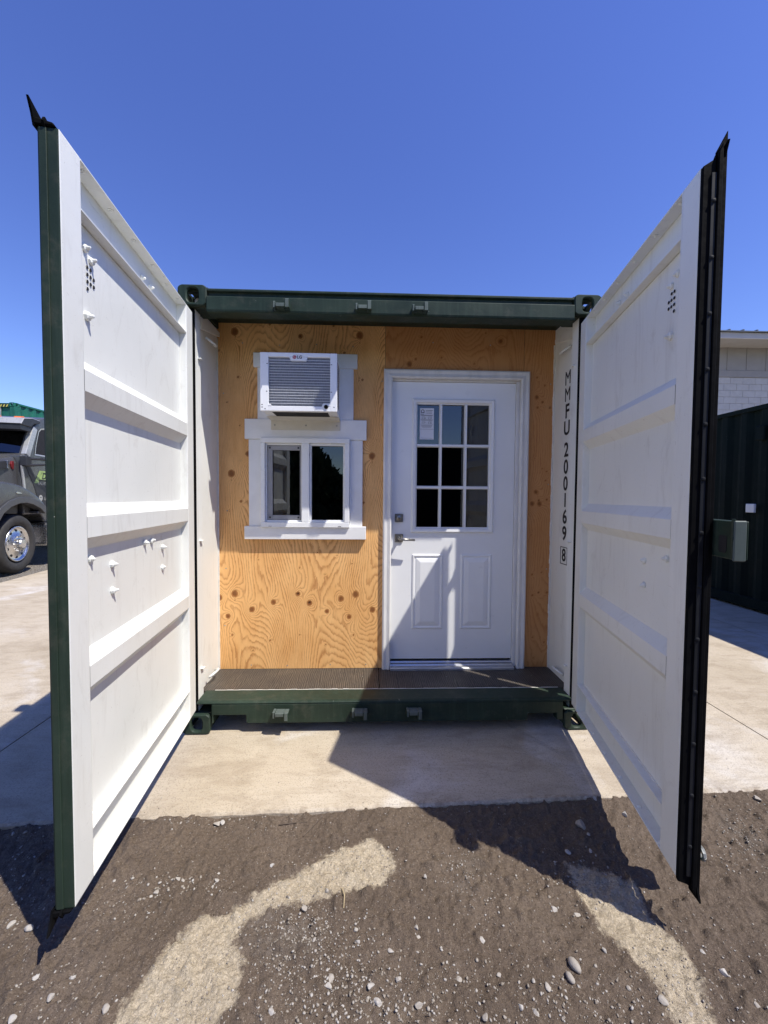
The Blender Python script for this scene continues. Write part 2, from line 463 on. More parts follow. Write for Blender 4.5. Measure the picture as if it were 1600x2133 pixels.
# ------------------------------------------------------------------ mesh helpers
class MB:
    def __init__(s, tf=None):
        s.v, s.f, s.mi = [], [], []
        s.tf = tf
        s.cur = 0
    def add(s, vs, fs):
        o = len(s.v)
        s.v += [s.tf(*p) if s.tf else tuple(p) for p in vs]
        for f in fs:
            s.f.append(tuple(i + o for i in f))
            s.mi.append(s.cur)
        return s
    def box(s, x0, x1, y0, y1, z0, z1):
        vs = [(x, y, z) for z in (z0, z1) for y in (y0, y1) for x in (x0, x1)]
        return s.add(vs, [(0, 2, 3, 1), (4, 5, 7, 6), (0, 1, 5, 4), (2, 6, 7, 3), (0, 4, 6, 2), (1, 3, 7, 5)])
    def prism(s, poly, a0, a1, axis='x'):
        """poly: (p, q) points; axis x -> (a, p, q), y -> (p, a, q), z -> (p, q, a)"""
        n = len(poly)
        def P(a, p, q):
            return (a, p, q) if axis == 'x' else (p, a, q) if axis == 'y' else (p, q, a)
        vs = [P(a0, p, q) for p, q in poly] + [P(a1, p, q) for p, q in poly]
        fs = [tuple(range(n))[::-1], tuple(range(n, 2 * n))] + [(i, (i + 1) % n, n + (i + 1) % n, n + i) for i in range(n)]
        return s.add(vs, fs)
    def cyl(s, p0, p1, r0, r1=None, n=10, caps=True):
        r1 = r0 if r1 is None else r1
        a, b = Vector(p0), Vector(p1)
        d = (b - a).normalized()
        u = d.orthogonal().normalized()
        w = d.cross(u)
        vs, fs = [], []
        for c, r in ((a, r0), (b, r1)):
            for i in range(n):
                t = 2 * math.pi * i / n
                vs.append(tuple(c + (u * math.cos(t) + w * math.sin(t)) * r))
        for i in range(n):
            j = (i + 1) % n
            fs.append((i, j, n + j, n + i))
        if caps:
            fs += [tuple(range(n))[::-1], tuple(range(n, 2 * n))]
        return s.add(vs, fs)
    def tube(s, pts, r, n=8):
        pts = [Vector(p) for p in pts]
        vs, fs = [], []
        u = None
        for k, p in enumerate(pts):
            d = (pts[min(k + 1, len(pts) - 1)] - pts[max(k - 1, 0)]).normalized()
            if u is None:
                u = d.orthogonal().normalized()
            u = (u - d * u.dot(d)).normalized()
            w = d.cross(u)
            rr = r[k] if isinstance(r, (list, tuple)) else r
            for i in range(n):
                t = 2 * math.pi * i / n
                vs.append(tuple(p + (u * math.cos(t) + w * math.sin(t)) * rr))
        for k in range(len(pts) - 1):
            for i in range(n):
                j = (i + 1) % n
                fs.append((k * n + i, k * n + j, (k + 1) * n + j, (k + 1) * n + i))
        m = (len(pts) - 1) * n
        fs += [tuple(range(n))[::-1], tuple(range(m, m + n))]
        return s.add(vs, fs)
    def lathe(s, prof, c, axis, n=32):
        """prof: (r, h) along axis from c"""
        a = Vector(axis).normalized()
        u = a.orthogonal().normalized()
        w = a.cross(u)
        c = Vector(c)
        vs, fs = [], []
        for r, h in prof:
            for i in range(n):
                t = 2 * math.pi * i / n
                vs.append(tuple(c + a * h + (u * math.cos(t) + w * math.sin(t)) * r))
        for k in range(len(prof) - 1):
            for i in range(n):
                j = (i + 1) % n
                fs.append((k * n + i, k * n + j, (k + 1) * n + j, (k + 1) * n + i))
        return s.add(vs, fs)
    def quad(s, a, b, c, d):
        return s.add([a, b, c, d], [(0, 1, 2, 3)])
    def build(s, name, mats, parent=None, bevel=0.0, seg=1, smooth=False, recalc=True, matfn=None, loc=None, rot=None):
        me = bpy.data.meshes.new(name)
        me.from_pydata(s.v, [], s.f)
        mats = mats if isinstance(mats, (list, tuple)) else [mats]
        for k in mats:
            me.materials.append(MATS[k])
        if any(s.mi):
            me.polygons.foreach_set('material_index', s.mi)
        if bevel or recalc:
            bm = bmesh.new()
            bm.from_mesh(me)
            if recalc:
                bmesh.ops.recalc_face_normals(bm, faces=bm.faces)
            if bevel:
                es = [e for e in bm.edges if len(e.link_faces) == 2 and e.calc_face_angle(0) > 0.5]
                bmesh.ops.bevel(bm, geom=es, offset=bevel, segments=seg, affect='EDGES', clamp_overlap=True, profile=0.6)
            bm.to_mesh(me)
            bm.free()
        if matfn:
            for p in me.polygons:
                p.material_index = matfn(p.normal, p.center)
        if smooth:
            me.polygons.foreach_set('use_smooth', [True] * len(me.polygons))
        o = bpy.data.objects.new(name, me)
        COL.objects.link(o)
        if parent:
            o.parent = parent
        if loc is not None:
            o.location = loc
        if rot is not None:
            o.rotation_euler = rot
        return o

def empty(name, loc=(0, 0, 0), rz=0.0, parent=None):
    o = bpy.data.objects.new(name, None)
    COL.objects.link(o)
    o.location = loc
    o.rotation_euler = (0, 0, rz)
    o.empty_display_size = 0.2
    if parent:
        o.parent = parent
    return o

def tag(o, label=None, cat=None, group=None, kind=None):
    if label:
        o['label'] = label
    if cat:
        o['category'] = cat
    if group:
        o['group'] = group
    if kind:
        o['kind'] = kind
    return o

def inst(src, name, parent, loc=None, rot=None, scale=None):
    o = bpy.data.objects.new(name, src.data)
    COL.objects.link(o)
    o.parent = parent
    if loc is not None:
        o.location = loc
    if rot is not None:
        o.rotation_euler = rot
    if scale is not None:
        o.scale = scale
    return o

def text_mesh(name, txt, size, mname, parent, matrix, extrude=0.0006, shear=0.0, xscale=1.0, bold=0.0, ax='CENTER', ay='CENTER'):
    cu = bpy.data.curves.new(name, 'FONT')
    cu.body = txt
    cu.size = size
    cu.extrude = extrude
    cu.shear = shear
    cu.offset = bold
    cu.align_x = ax
    cu.align_y = ay
    cu.resolution_u = 6
    tmp = bpy.data.objects.new('tmp_text', cu)
    me = bpy.data.meshes.new_from_object(tmp)
    bpy.data.objects.remove(tmp)
    bpy.data.curves.remove(cu)
    me.name = name
    me.transform(Matrix.Scale(xscale, 4, (1, 0, 0)))
    me.transform(matrix)
    me.materials.clear()
    me.materials.append(MATS[mname])
    o = bpy.data.objects.new(name, me)
    COL.objects.link(o)
    o.parent = parent
    return o

_lat = {}
def vnoise(x, y, seed):
    """smooth value noise on numpy arrays, unit lattice, about 0..1"""
    if seed not in _lat:
        _lat[seed] = np.random.RandomState(seed).rand(256, 256)
    L = _lat[seed]
    xi, yi = np.floor(x).astype(int), np.floor(y).astype(int)
    fx, fy = x - xi, y - yi
    fx, fy = fx * fx * (3 - 2 * fx), fy * fy * (3 - 2 * fy)
    a, b = L[xi % 256, yi % 256], L[(xi + 1) % 256, yi % 256]
    c, d = L[xi % 256, (yi + 1) % 256], L[(xi + 1) % 256, (yi + 1) % 256]
    return (a * (1 - fx) + b * fx) * (1 - fy) + (c * (1 - fx) + d * fx) * fy

def fbm(x, y, seed, octs=4, gain=0.5):
    s, a, t = 0.0, 1.0, 0.0
    for k in range(octs):
        s = s + a * vnoise(x * 2 ** k + 17.3 * k, y * 2 ** k + 5.1 * k, seed + k)
        t += a
        a *= gain
    return s / t

def set_attr(me, name, arr):
    at = me.attributes.new(name, 'FLOAT', 'POINT')
    at.data.foreach_set('value', np.asarray(arr, dtype=np.float32).ravel())

def grid_mesh(name, xs, ys, zfun, drop=None):
    X, Y = np.meshgrid(xs, ys)
    P = zfun(X, Y)
    nx, ny = len(xs), len(ys)
    idx = np.arange(nx * ny).reshape(ny, nx)
    F = np.stack([idx[:-1, :-1], idx[:-1, 1:], idx[1:, 1:], idx[1:, :-1]], -1).reshape(-1, 4)
    if drop is not None:
        cx, cy = (X[:-1, :-1] + X[1:, 1:]) / 2, (Y[:-1, :-1] + Y[1:, 1:]) / 2
        F = F[~drop(cx, cy).ravel()]
    me = bpy.data.meshes.new(name)
    me.vertices.add(nx * ny)
    me.vertices.foreach_set('co', P.reshape(-1, 3).astype(np.float32).ravel())
    me.loops.add(len(F) * 4)
    me.loops.foreach_set('vertex_index', F.astype(np.int32).ravel())
    me.polygons.add(len(F))
    me.polygons.foreach_set('loop_start', np.arange(0, len(F) * 4, 4, dtype=np.int32))
    me.update(calc_edges=True)
    return me, X, Y

# ------------------------------------------------------------------ ground
def poly_mask(X, Y, poly):
    """signed distance to polygon (positive inside)"""
    d = np.full(X.shape, 1e9)
    ins = np.zeros(X.shape, bool)
    n = len(poly)
    for i in range(n):
        x0, y0 = poly[i]
        x1, y1 = poly[(i + 1) % n]
        ex, ey = x1 - x0, y1 - y0
        t = np.clip(((X - x0) * ex + (Y - y0) * ey) / (ex * ex + ey * ey + 1e-12), 0, 1)
        d = np.minimum(d, np.hypot(X - x0 - t * ex, Y - y0 - t * ey))
        c = ((y0 > Y) != (y1 > Y))
        with np.errstate(divide='ignore', invalid='ignore'):
            xi = x0 + (Y - y0) / (ey if abs(ey) > 1e-9 else 1e-9) * ex
        ins ^= c & (X < xi)
    return np.where(ins, d, -d)

def cam_ray(u, v):
    d = _rm @ Vector(((u - 800) / 829.97, 1.0, (1066.5 - v) / 829.97))
    return d
def gpt(u, v, z=-0.022):
    d = cam_ray(u, v)
    t = (z - CAM_LOC[2]) / d.z
    return (CAM_LOC[0] + t * d.x, CAM_LOC[1] + t * d.y)

SLAB_A, SLAB_S = -0.566, 0.036      # front edge of the concrete: y = A + S * x
def slab_front(x):
    return SLAB_A + SLAB_S * x

def spaced(fine0, fine1, step, far, grow=1.18):
    a = list(np.arange(fine0, fine1, step))
    s, p = step, a[-1]
    while p < far:
        s *= grow
        p += s
        a.append(p)
    s, p = step, a[0]
    b = []
    while p > -far:
        s *= grow
        p -= s
        b.append(p)
    return np.array(b[::-1] + a)

SAND = [
    [(468, 2250), (450, 2133), (482, 2090), (500, 2030), (512, 2000), (488, 1962), (494, 1930), (540, 1898), (620, 1876), (700, 1862), (735, 1852), (800, 1842), (823, 1805), (812, 1774), (770, 1752), (694, 1776), (640, 1806), (580, 1838), (520, 1872), (462, 1908), (412, 1914), (350, 1974), (300, 2036), (255, 2090), (215, 2160), (150, 2260)],
    [(1180, 1795), (1252, 1805), (1320, 1835), (1356, 1910), (1408, 1950), (1446, 2002), (1462, 2060), (1484, 2133), (1500, 2250), (1430, 2250), (1408, 2133), (1372, 2060), (1334, 2012), (1294, 1970), (1254, 1930), (1206, 1855)],
]
SANDW = [[gpt(u, v) for u, v in p] for p in SAND]
GREY = [[(1490, 1690), (1560, 1700), (1600, 1760), (1590, 1800), (1540, 1760)], [(500, 1870), (640, 1890), (700, 1960), (600, 2010), (520, 1990)], [(940, 1790), (1000, 1785), (1010, 1840), (950, 1850)]]
GREYW = [[gpt(u, v) for u, v in p] for p in GREY]

def ground_z(X, Y):
    near = np.exp(-np.maximum(0, np.hypot(X / 3.2, (Y + 1.2) / 2.2) - 1.0) * 1.2)
    z = -0.026 + 0.026 * (fbm(X * 2.2, Y * 2.2, 3, 3) - 0.5)
    z = z + near * (0.014 * (fbm(X * 14, Y * 14, 9, 3) - 0.5) + 0.020 * (fbm(X * 52, Y * 52, 23, 3, 0.65) - 0.5))
    clod = np.clip(fbm(X * 30, Y * 30, 41, 2) - 0.60, 0, 1)
    z = z + near * clod * 0.06
    rut = np.abs((X + 0.55 * Y + 0.25) % 1.15 - 0.57)
    z = z - near * 0.006 * np.exp(-(rut / 0.10) ** 2)
    inside = (Y > slab_front(X) + 0.10) & (X > -5.4) & (X < 14) & (Y < 13)
    z = np.where(inside, -0.14, z)
    lip = np.exp(-((Y - slab_front(X)) / 0.05) ** 2) * (Y < slab_front(X) + 0.1)
    z = np.where(Y > slab_front(X) - 0.10, np.minimum(z + 0.012 * lip, -0.006 + 0.006 * (fbm(X * 5, Y * 5, 15, 3) - 0.5)), z)
    return z

def build_ground():
    xs = spaced(-2.3, 2.7, 0.0075, 900)
    ys = spaced(-1.75, -0.42, 0.0075, 900)
    def zf(X, Y):
        return np.stack([X, Y, ground_z(X, Y)], -1)
    me, X, Y = grid_mesh('ground', xs, ys, zf)
    d = np.full(X.shape, -9.0)
    for p in SANDW:
        d = np.maximum(d, poly_mask(X, Y, p))
    far = fbm(X * 0.5, Y * 0.5, 77, 4)
    dry = np.clip(0.5 + d / 0.09, 0, 1)
    behind = np.clip((-1.5 - Y) / 0.6, 0, 1)
    dry = np.maximum(dry, behind * np.clip((far - 0.45) * 5, 0, 1))
    g = np.full(X.shape, -9.0)
    for p in GREYW:
        g = np.maximum(g, poly_mask(X, Y, p))
    grey = np.clip(0.5 + g / 0.10, 0, 1) * 0.22 * (fbm(X * 20, Y * 20, 5, 3) > 0.45)
    grey = np.maximum(grey, np.clip((-X - 5.2) / 0.3, 0, 1))
    set_attr(me, 'dry', dry)
    set_attr(me, 'grey', grey)
    me.polygons.foreach_set('use_smooth', [True] * len(me.polygons))
    me.materials.append(MATS['yard_dirt'])
    o = bpy.data.objects.new('ground', me)
    COL.objects.link(o)
    tag(o, kind='structure')

def build_pavement():
    base = MB()
    base.prism([(-5.35, slab_front(-5.35) + 0.03), (13.9, slab_front(13.9) + 0.03), (13.9, 12.9), (-5.95, 12.9)], -0.13, -0.012, 'z')
    root = base.build('concrete_pavement', 'joint_filler')
    tag(root, kind='structure')
    jx = [-5.40, -2.135, 2.215, 3.93, 8.3, 14.0]
    jy = [None, 4.35, 8.7, 13.0]
    for i in range(len(jx) - 1):
        for j in range(len(jy) - 1):
            x0, x1 = jx[i] + 0.004, jx[i + 1] - 0.004
            y1 = jy[j + 1] - 0.004
            top, n = [], 90 if j == 0 else 6
            xsn = np.linspace(x0, x1, n + 1)
            if j == 0:
                ysn = slab_front(xsn) + 0.016 * (fbm(xsn * 9, xsn * 0, 61, 4, 0.6) - 0.5) - 0.02 * np.exp(-((xsn + 0.08) / 0.03) ** 2) * 0
            else:
                ysn = np.full(n + 1, jy[j] + 0.004)
            lx = (lambda yy: x0 - (0.0 if i else 0.14 * max(0, yy)))
            vs, fs = [], []
            ins = 0.010 if j == 0 else 0.003
            rows = [(-0.13, 0.0), (-0.010, 0.0), (0.0, ins)]
            for z, off in rows:
                for a, b in zip(xsn, ysn):
                    zz = z - (0.004 * (vnoise(np.array(a * 30.0), np.array(0.0), 8)) if z == 0 and j == 0 else 0)
                    vs.append((a if a > x0 + 1e-6 else lx(b), b + off, zz))
            m = n + 1
            for r in range(2):
                for k in range(n):
                    fs.append((r * m + k, r * m + k + 1, (r + 1) * m + k + 1, (r + 1) * m + k))
            b0 = len(vs)
            vs += [(x1, y1, 0.0), (lx(y1), y1, 0.0), (x1, y1, -0.13), (lx(y1), y1, -0.13)]
            fs.append(tuple(range(2 * m, 3 * m)) + (b0, b0 + 1))
            fs += [(b0, b0 + 1, b0 + 3, b0 + 2), (3 * m - 1, b0, b0 + 2, m - 1, 2 * m - 1), (b0 + 1, 2 * m, m, 0, b0 + 3)]
            MB().add(vs, fs).build('slab', 'concrete', root)

build_ground()
build_pavement()

# ------------------------------------------------------------------ shipping container being shown
PLY = 0.455
W2 = 1.219
HT = 2.591
FLOOR = 0.192
LEN = 6.058

cont = empty('shipping_container', (0, 0, 0))
tag(cont, 'dark green shipping container with white doors swung open, plywood front wall inside', 'container')

def casting(parent, x, y, z, sx, sy, mname='green_steel_paint', top=True, name='corner_casting'):
    """ISO corner casting: x, y, z outer corner; sx, sy = inward direction"""
    w, l, h = 0.162, 0.178, 0.118
    b = MB()
    # front plate with an oval hole, built as a ring of quads, then sides
    x0, x1 = sorted((x, x + sx * w))
    y0, y1 = sorted((y, y + sy * l))
    z0, z1 = (z - h, z) if top else (z, z + h)
    yf = y if sy > 0 else y
    th = 0.028
    def plate(hole_c, hole_r, rect, mapf):
        (u0, u1, v0, v1) = rect
        n = 24
        vs, fs = [], []
        for layer in (0, 1):
            for i in range(n):
                t = 2 * math.pi * (i + 0.5) / n
                c, s_ = math.cos(t), math.sin(t)
                k = 1 / max(abs(c) / 1.0, abs(s_) / 1.0)
                vs.append(mapf((u0 + u1) / 2 + c * k * (u1 - u0) / 2, (v0 + v1) / 2 + s_ * k * (v1 - v0) / 2, layer * th))
            for i in range(n):
                t = 2 * math.pi * (i + 0.5) / n
                vs.append(mapf(hole_c[0] + hole_r[0] * math.copysign(abs(math.cos(t)) ** 0.7, math.cos(t)), hole_c[1] + hole_r[1] * math.copysign(abs(math.sin(t)) ** 0.7, math.sin(t)), layer * th))
        for i in range(n):
            j = (i + 1) % n
            fs.append((i, j, n + j, n + i))
            fs.append((2 * n + i, 2 * n + j, 3 * n + j, 3 * n + i))
            fs.append((n + i, n + j, 3 * n + j, 3 * n + i))
            fs.append((i, j, 2 * n + j, 2 * n + i))
        b.add(vs, fs)
    hc = (x + sx * w * 0.52, (z0 + z1) / 2)
    plate(hc, (0.033, 0.041), (x0, x1, z0, z1), lambda u, v, d: (u, yf + sy * d, v))
    hs = (y + sy * l * 0.5, (z0 + z1) / 2)
    plate(hs, (0.041, 0.033), (y0 + th if sy > 0 else y0, y1 if sy > 0 else y1 - th, z0, z1), lambda u, v, d: (x + sx * d, u, v))
    xi0, xi1 = sorted((x + sx * th, x + sx * w))
    yi0, yi1 = sorted((y + sy * th, y + sy * l))
    b.box(xi0, xi1, yi0, yi1, z1 - 0.022, z1) if not top else b.box(xi0, xi1, yi0, yi1, z0, z0 + 0.022)
    if top:
        b.box(xi0, xi1, yi0, yi0 + 0.045, z1 - 0.026, z1)
        b.box(xi0, xi1, yi1 - 0.045, yi1, z1 - 0.026, z1)
    xa, xb = sorted((x + sx * (w - 0.02), x + sx * w))
    b.box(xa, xb, yi0, yi1, z0 + 0.023, z1 - 0.0265 if top else z1 - 0.023)
    return b.build(name, mname, parent, bevel=0.006)

for sx in (-1, 1):
    casting(cont, sx * W2, 0.0, HT, -sx, 1)
    casting(cont, sx * W2, 0.0, 0.0, -sx, 1, top=False)
    casting(cont, sx * W2, LEN, HT, -sx, -1)
    casting(cont, sx * W2, LEN, 0.0, -sx, -1, top=False)

def two_tone_x(n, c):
    return 0

# header beam: recessed upper band with lip, main face, underside
hb = MB()
hb.prism([(0.085, 2.440), (0.0, 2.440), (-0.004, 2.452), (-0.004, 2.526), (0.022, 2.534), (0.022, 2.556), (0.004, 2.558), (0.004, 2.572), (0.085, 2.588)], -1.057, 1.057, 'x')
hb.build('door_header', 'green_steel_paint', cont, bevel=0.003)

# lower sill with fork pocket notches
sp = [(-1.05, 0.062), (-1.04, 0.062), (-1.04, 0.112), (-0.85, 0.112), (-0.846, 0.062), (0.83, 0.062), (0.834, 0.104), (1.01, 0.104), (1.01, 0.062), (1.05, 0.062), (1.05, 0.178), (-1.05, 0.178)]
sb = MB().prism(sp, 0.004, 0.055, 'y')
sb.build('door_sill', 'green_steel_paint', cont, bevel=0.004)
MB().prism([(0.002, 0.1795), (0.005, 0.188), (0.020, 0.193), (0.142, 0.196), (0.142, 0.1795)], -1.136, 1.102, 'x').build('sill_plate', 'green_steel_paint', cont, bevel=0.003)
MB().box(-1.03, 1.03, 0.20, 0.26, 0.03, 0.17).build('floor_cross_member', 'dark_green_steel_paint', cont)
for k in range(1, 12):
    MB().box(-1.10, 1.10, 0.30 + k * 0.47, 0.345 + k * 0.47, 0.04, 0.16).build('floor_cross_member', 'dark_green_steel_paint', cont)

for x0, x1, zz in ((-1.038, -0.852, 0.1105), (0.836, 1.008, 0.1025)):
    MB().box(x0, x1, 0.0555, 0.19, zz, zz + 0.02).build('fork_pocket_top', 'green_steel_paint', cont)
    MB().box(x0, x1, 0.150, 0.19, 0.03, zz - 0.001).build('fork_pocket_dark_block', 'dark_void', cont)  # black block added to darken the inside of the pocket
# floor boards (the white bead of caulk runs along their front edge)
for x0, x1 in ((-1.171, -0.062), (-0.058, 1.157)):
    MB().box(x0, x1, 0.146, 3.0, 0.165, FLOOR).build('floor_board', 'dark_floor_plywood', cont, bevel=0.0015)
cb = MB()
for k in range(60):
    a, b_ = -1.08 + k * 0.036, -1.08 + (k + 1) * 0.036
    cb.box(a, b_, 0.1422, 0.1455, 0.186, 0.1955 + 0.003 * rng.random())
cb.build('caulk_bead', 'caulk', cont)
MB().box(-1.157, 1.157, 3.005, LEN - 0.1, 0.165, FLOOR).build('floor_board', 'dark_floor_plywood', cont)

# corner posts and inside of the side walls near the doors
for s in (-1, 1):
    nm = 'corner_post'
    pe = 1.104 if s > 0 else 1.138
    iw = 1.158 if s > 0 else 1.172
    MB().prism([(s * pe, 0.036), (s * 1.219, 0.020), (s * 1.219, 0.17), (s * 1.190, 0.17), (s * 1.190, 0.115), (s * pe, 0.115)], 0.1185, 2.4725, 'z').build(nm, ['white_steel_paint', 'green_steel_paint', 'black_rubber'], cont, bevel=0.003,
        matfn=lambda n, c, s=s, pe=pe: 2 if n[1] < -0.3 else 0 if (n[0] * s < -0.3) else 1)  # front face black: shade painted on, along with the gasket
    MB().prism([(s * (pe + 0.008), 0.116), (s * (pe + 0.018), 0.116), (s * (iw + 0.012), 0.142), (s * (iw + 0.012), 0.60), (s * iw, 0.60), (s * iw, 0.150)], FLOOR - 0.02, 2.572, 'z').build('inner_wall_panel', 'white_steel_paint', cont, bevel=0.002)
    # small tabs on the post, weld beads
    for z in (0.36, 1.13, 2.20):
        MB().box(min(s * (pe - 0.018), s * (pe + 0.002)), max(s * (pe - 0.018), s * (pe + 0.002)), 0.070, 0.10, z, z + 0.006).build('post_tab', 'white_steel_paint', cont, bevel=0.001)
    # slim bead along the ply edge
    cbm = MB()
    for k in range(70):
        z0 = FLOOR + k * 0.0325
        cbm.box(min(s * (iw - 0.001), s * (iw - 0.008 - 0.004 * rng.random())), max(s * (iw - 0.001), s * (iw - 0.008)), PLY - 0.006, PLY + 0.002, z0, z0 + 0.0325)
    cbm.build('caulk_bead', 'caulk', cont)
    # lashing rings, painted white, top and bottom
    for zc, sg in ((2.395, -1), (0.225, 1)):
        pts = []
        for k in range(9):
            t = math.pi * (0.05 + 0.9 * k / 8)
            pts.append((s * (1.156 - 0.045 * math.sin(t)), 0.27 - 0.055 * math.cos(t), zc + sg * (0.012 + 0.05 * math.sin(t) * 0.6)))
        MB().tube(pts, 0.0075, 7).build('lashing_ring', 'white_steel_paint', cont, smooth=True)
    # gusset up under the roof rail
    MB().prism([(0.14, 2.40), (0.14, 2.50), (0.44, 2.50), (0.44, 2.47)], min(s * 1.146, s * 1.1575), max(s * 1.146, s * 1.1575), 'x').build('roof_gusset', 'white_steel_paint', cont, bevel=0.003)

# outer corrugated side walls, end wall, roof
def corrugated(a0, a1, z0, z1, pitch, depth, mapf, name, mname, parent):
    vs, fs = [], []
    pr = []
    a = a0
    while a < a1 - 1e-6:
        for da, dd in ((0, 0), (0.26, 0), (0.5, 1), (0.76, 1)):
            if a + da * pitch < a1:
                pr.append((a + da * pitch, dd * depth))
        a += pitch
    pr.append((a1, 0))
    for z in (z0, z1):
        for p, d in pr:
            vs.append(mapf(p, d, z))
    n = len(pr)
    for i in range(n - 1):
        fs.append((i, i + 1, n + i + 1, n + i))
    return MB().add(vs, fs).build(name, mname, parent)

for s in (-1, 1):
    corrugated(0.175, LEN - 0.16, 0.16, 2.53, 0.278, 0.036, lambda a, d, z, s=s: (s * (1.213 - d * 0.82), a, z), 'side_wall', 'green_steel_paint', cont)
    MB().box(min(s * 1.16, s * 1.2185), max(s * 1.16, s * 1.2185), 0.18, LEN - 0.18, 2.53, 2.585).build('roof_rail', 'green_steel_paint', cont, bevel=0.004)
    MB().box(min(s * 1.16, s * 1.2185), max(s * 1.16, s * 1.2185), 0.18, LEN - 0.18, 0.03, 0.16).build('bottom_rail', 'green_steel_paint', cont, bevel=0.004)
corrugated(-1.12, 1.12, 0.14, 2.53, 0.28, 0.036, lambda a, d, z: (a, LEN - 0.02 - d, z), 'end_wall', 'green_steel_paint', cont)
MB().box(-1.172, 1.157, 0.086, LEN - 0.1, 2.573, 2.586).build('roof_panel', 'green_steel_paint', cont)
MB().box(-1.156, 1.156, 3.10, 3.12, FLOOR, 2.572).build('inner_partition', 'interior_panel', cont)

# lock keepers on header and sill
def keeper(x, z, up):
    b = MB()
    y0, y1 = -0.005, -0.050
    sgn = 1 if up else -1
    b.box(x - 0.045, x - 0.030, y1, y0, z - 0.022, z + 0.016)
    b.box(x + 0.022, x + 0.046, y1 - 0.004, y0, z - 0.020, z + 0.030)
    b.box(x - 0.0299, x + 0.0219, y1 - 0.006, y1 + 0.010, z - 0.018, z + 0.004)
    b.box(x - 0.0299, x + 0.0219, y1 + 0.0101, y0, z - 0.020, z - 0.012)
    if not up:
        b.v = [(p[0], p[1], 2 * z - p[2]) for p in b.v]
    b.build('lock_keeper', ['sunlit_green', 'green_steel_paint'], cont, bevel=0.003, matfn=lambda n, c: 0 if n[2] > 0.25 or n[1] < -0.75 else 1)  # sun-facing faces painted paler, the rest stay dark green
for x in (-0.63, -0.172, 0.148):
    keeper(x, 2.470, True)
    keeper(x - 0.008, 0.134, False)

# ------------------------------------------------------------------ plywood panels
def plywood(name, x0, x1, z0, z1, knots, seed, tone, hole=None, step=0.0065, y=PLY):
    xs = np.linspace(x0, x1, int((x1 - x0) / step) + 2)
    zs = np.linspace(z0, z1, int((z1 - z0) / step) + 2)
    if hole is not None:
        xs = np.unique(np.concatenate([xs, hole[:2]]))
        zs = np.unique(np.concatenate([zs, hole[2:]]))
    drop = (lambda a, b: (a > hole[0]) & (a < hole[1]) & (b > hole[2]) & (b < hole[3])) if hole is not None else None
    me, X, Z = grid_mesh(name, xs, zs, lambda X, Z: np.stack([X, np.full(X.shape, y), Z], -1), drop)
    warp = 0.10 * (fbm(X * 3 + 9, Z * 0.9, seed + 50, 3) - 0.5)
    F = 13.0 * X + 46 * (vnoise((X + warp) * 2.3 + seed, Z * 0.55, seed) - 0.5) + 9 * (vnoise((X + warp) * 5.5, Z * 1.5 + seed, seed + 1) - 0.5) + 1.6 * (fbm(X * 14, Z * 3.4, seed + 2, 2) - 0.5)
    K = np.zeros(X.shape)
    H = np.zeros(X.shape)
    for kx, kz, r, kind in knots:
        r = r * (0.92 if r > 0.014 else 0.6)
        dx, dz = X - kx, Z - kz
        d = np.hypot(dx, dz * 0.92)
        F = F + (r / 0.022) * 2.4 * np.exp(-(np.hypot(dx * 1.25, dz * 0.62) / (2.3 * r + 0.02)) ** 2) * (1 if (int(kx * 1000) % 3) else -1)
        F = F + 3.4 * np.exp(-(d / (2.3 * r)) ** 2)
        wob = 1 + 0.25 * (vnoise(X * 90, Z * 90, seed + 8) - 0.5)
        k = np.clip((r * wob - d) / (r * 0.55) + 0.35, 0, 1)
        K = np.maximum(K, k)
        if kind:
            hh = np.clip((r * 0.55 * (0.5 + 1.1 * vnoise(X * 70, Z * 70, seed + 4)) - d) / 0.006, 0, 1)
            H = np.maximum(H, hh)
        # hairline split running down from the knot
        if r > 0.02:
            sl = np.exp(-((dx + 0.004 * np.sin(dz * 60)) / 0.0028) ** 2) * (dz < 0) * (dz > -2.4 * r) * 0.7
            K = np.maximum(K, sl * 0.5)
    set_attr(me, 'grain', F)
    set_attr(me, 'knot', K)
    set_attr(me, 'hole', H)
    set_attr(me, 'tone', np.full(X.shape, tone))
    me.materials.append(MATS['plywood'])
    o = bpy.data.objects.new(name, me)
    COL.objects.link(o)
    o.parent = cont
    return o

def on_y(u, v, y):
    d = cam_ray(u, v)
    t = (y - CAM_LOC[1]) / d.y
    return (CAM_LOC[0] + t * d.x, CAM_LOC[2] + t * d.z)
KN1 = [(235, 125, 30, 0), (1278, 155, 30, 0), (785, 162, 18, 1), (530, 60, 15, 0), (1060, 75, 15, 0), (103, 278, 12, 0), (265, 502, 15, 0), (1300, 525, 15, 0), (170, 710, 9, 1), (1380, 1160, 28, 0), (207, 1305, 30, 0), (288, 1537, 16, 0), (1310, 1548, 14, 0), (175, 1615, 8, 1), (345, 1140, 20, 0), (1150, 300, 15, 0), (278, 905, 6, 1), (1432, 1020, 6, 1)]
KN2 = [(110, 660, 22, 0), (236, 625, 28, 0), (180, 813, 20, 0), (380, 757, 24, 0), (560, 697, 22, 0), (762, 628, 20, 1), (860, 705, 24, 1), (1005, 772, 18, 0), (1122, 668, 24, 0), (1245, 632, 28, 0), (1190, 818, 20, 0), (1383, 760, 24, 0), (216, 970, 12, 0), (531, 1015, 12, 1), (1226, 970, 12, 0), (387, 1100, 8, 1), (776, 970, 8, 1), (995, 1050, 6, 1), (430, 345, 6, 1), (925, 283, 5, 1), (988, 465, 6, 0), (1215, 375, 5, 1), (1090, 310, 6, 1), (778, 410, 8, 0)]
knL = []
for u, v, r, k in KN1:
    x, z = on_y(430 + u / 4, 660 + v / 4, PLY)
    knL.append((x, z, r / 4 / 299.0, k))
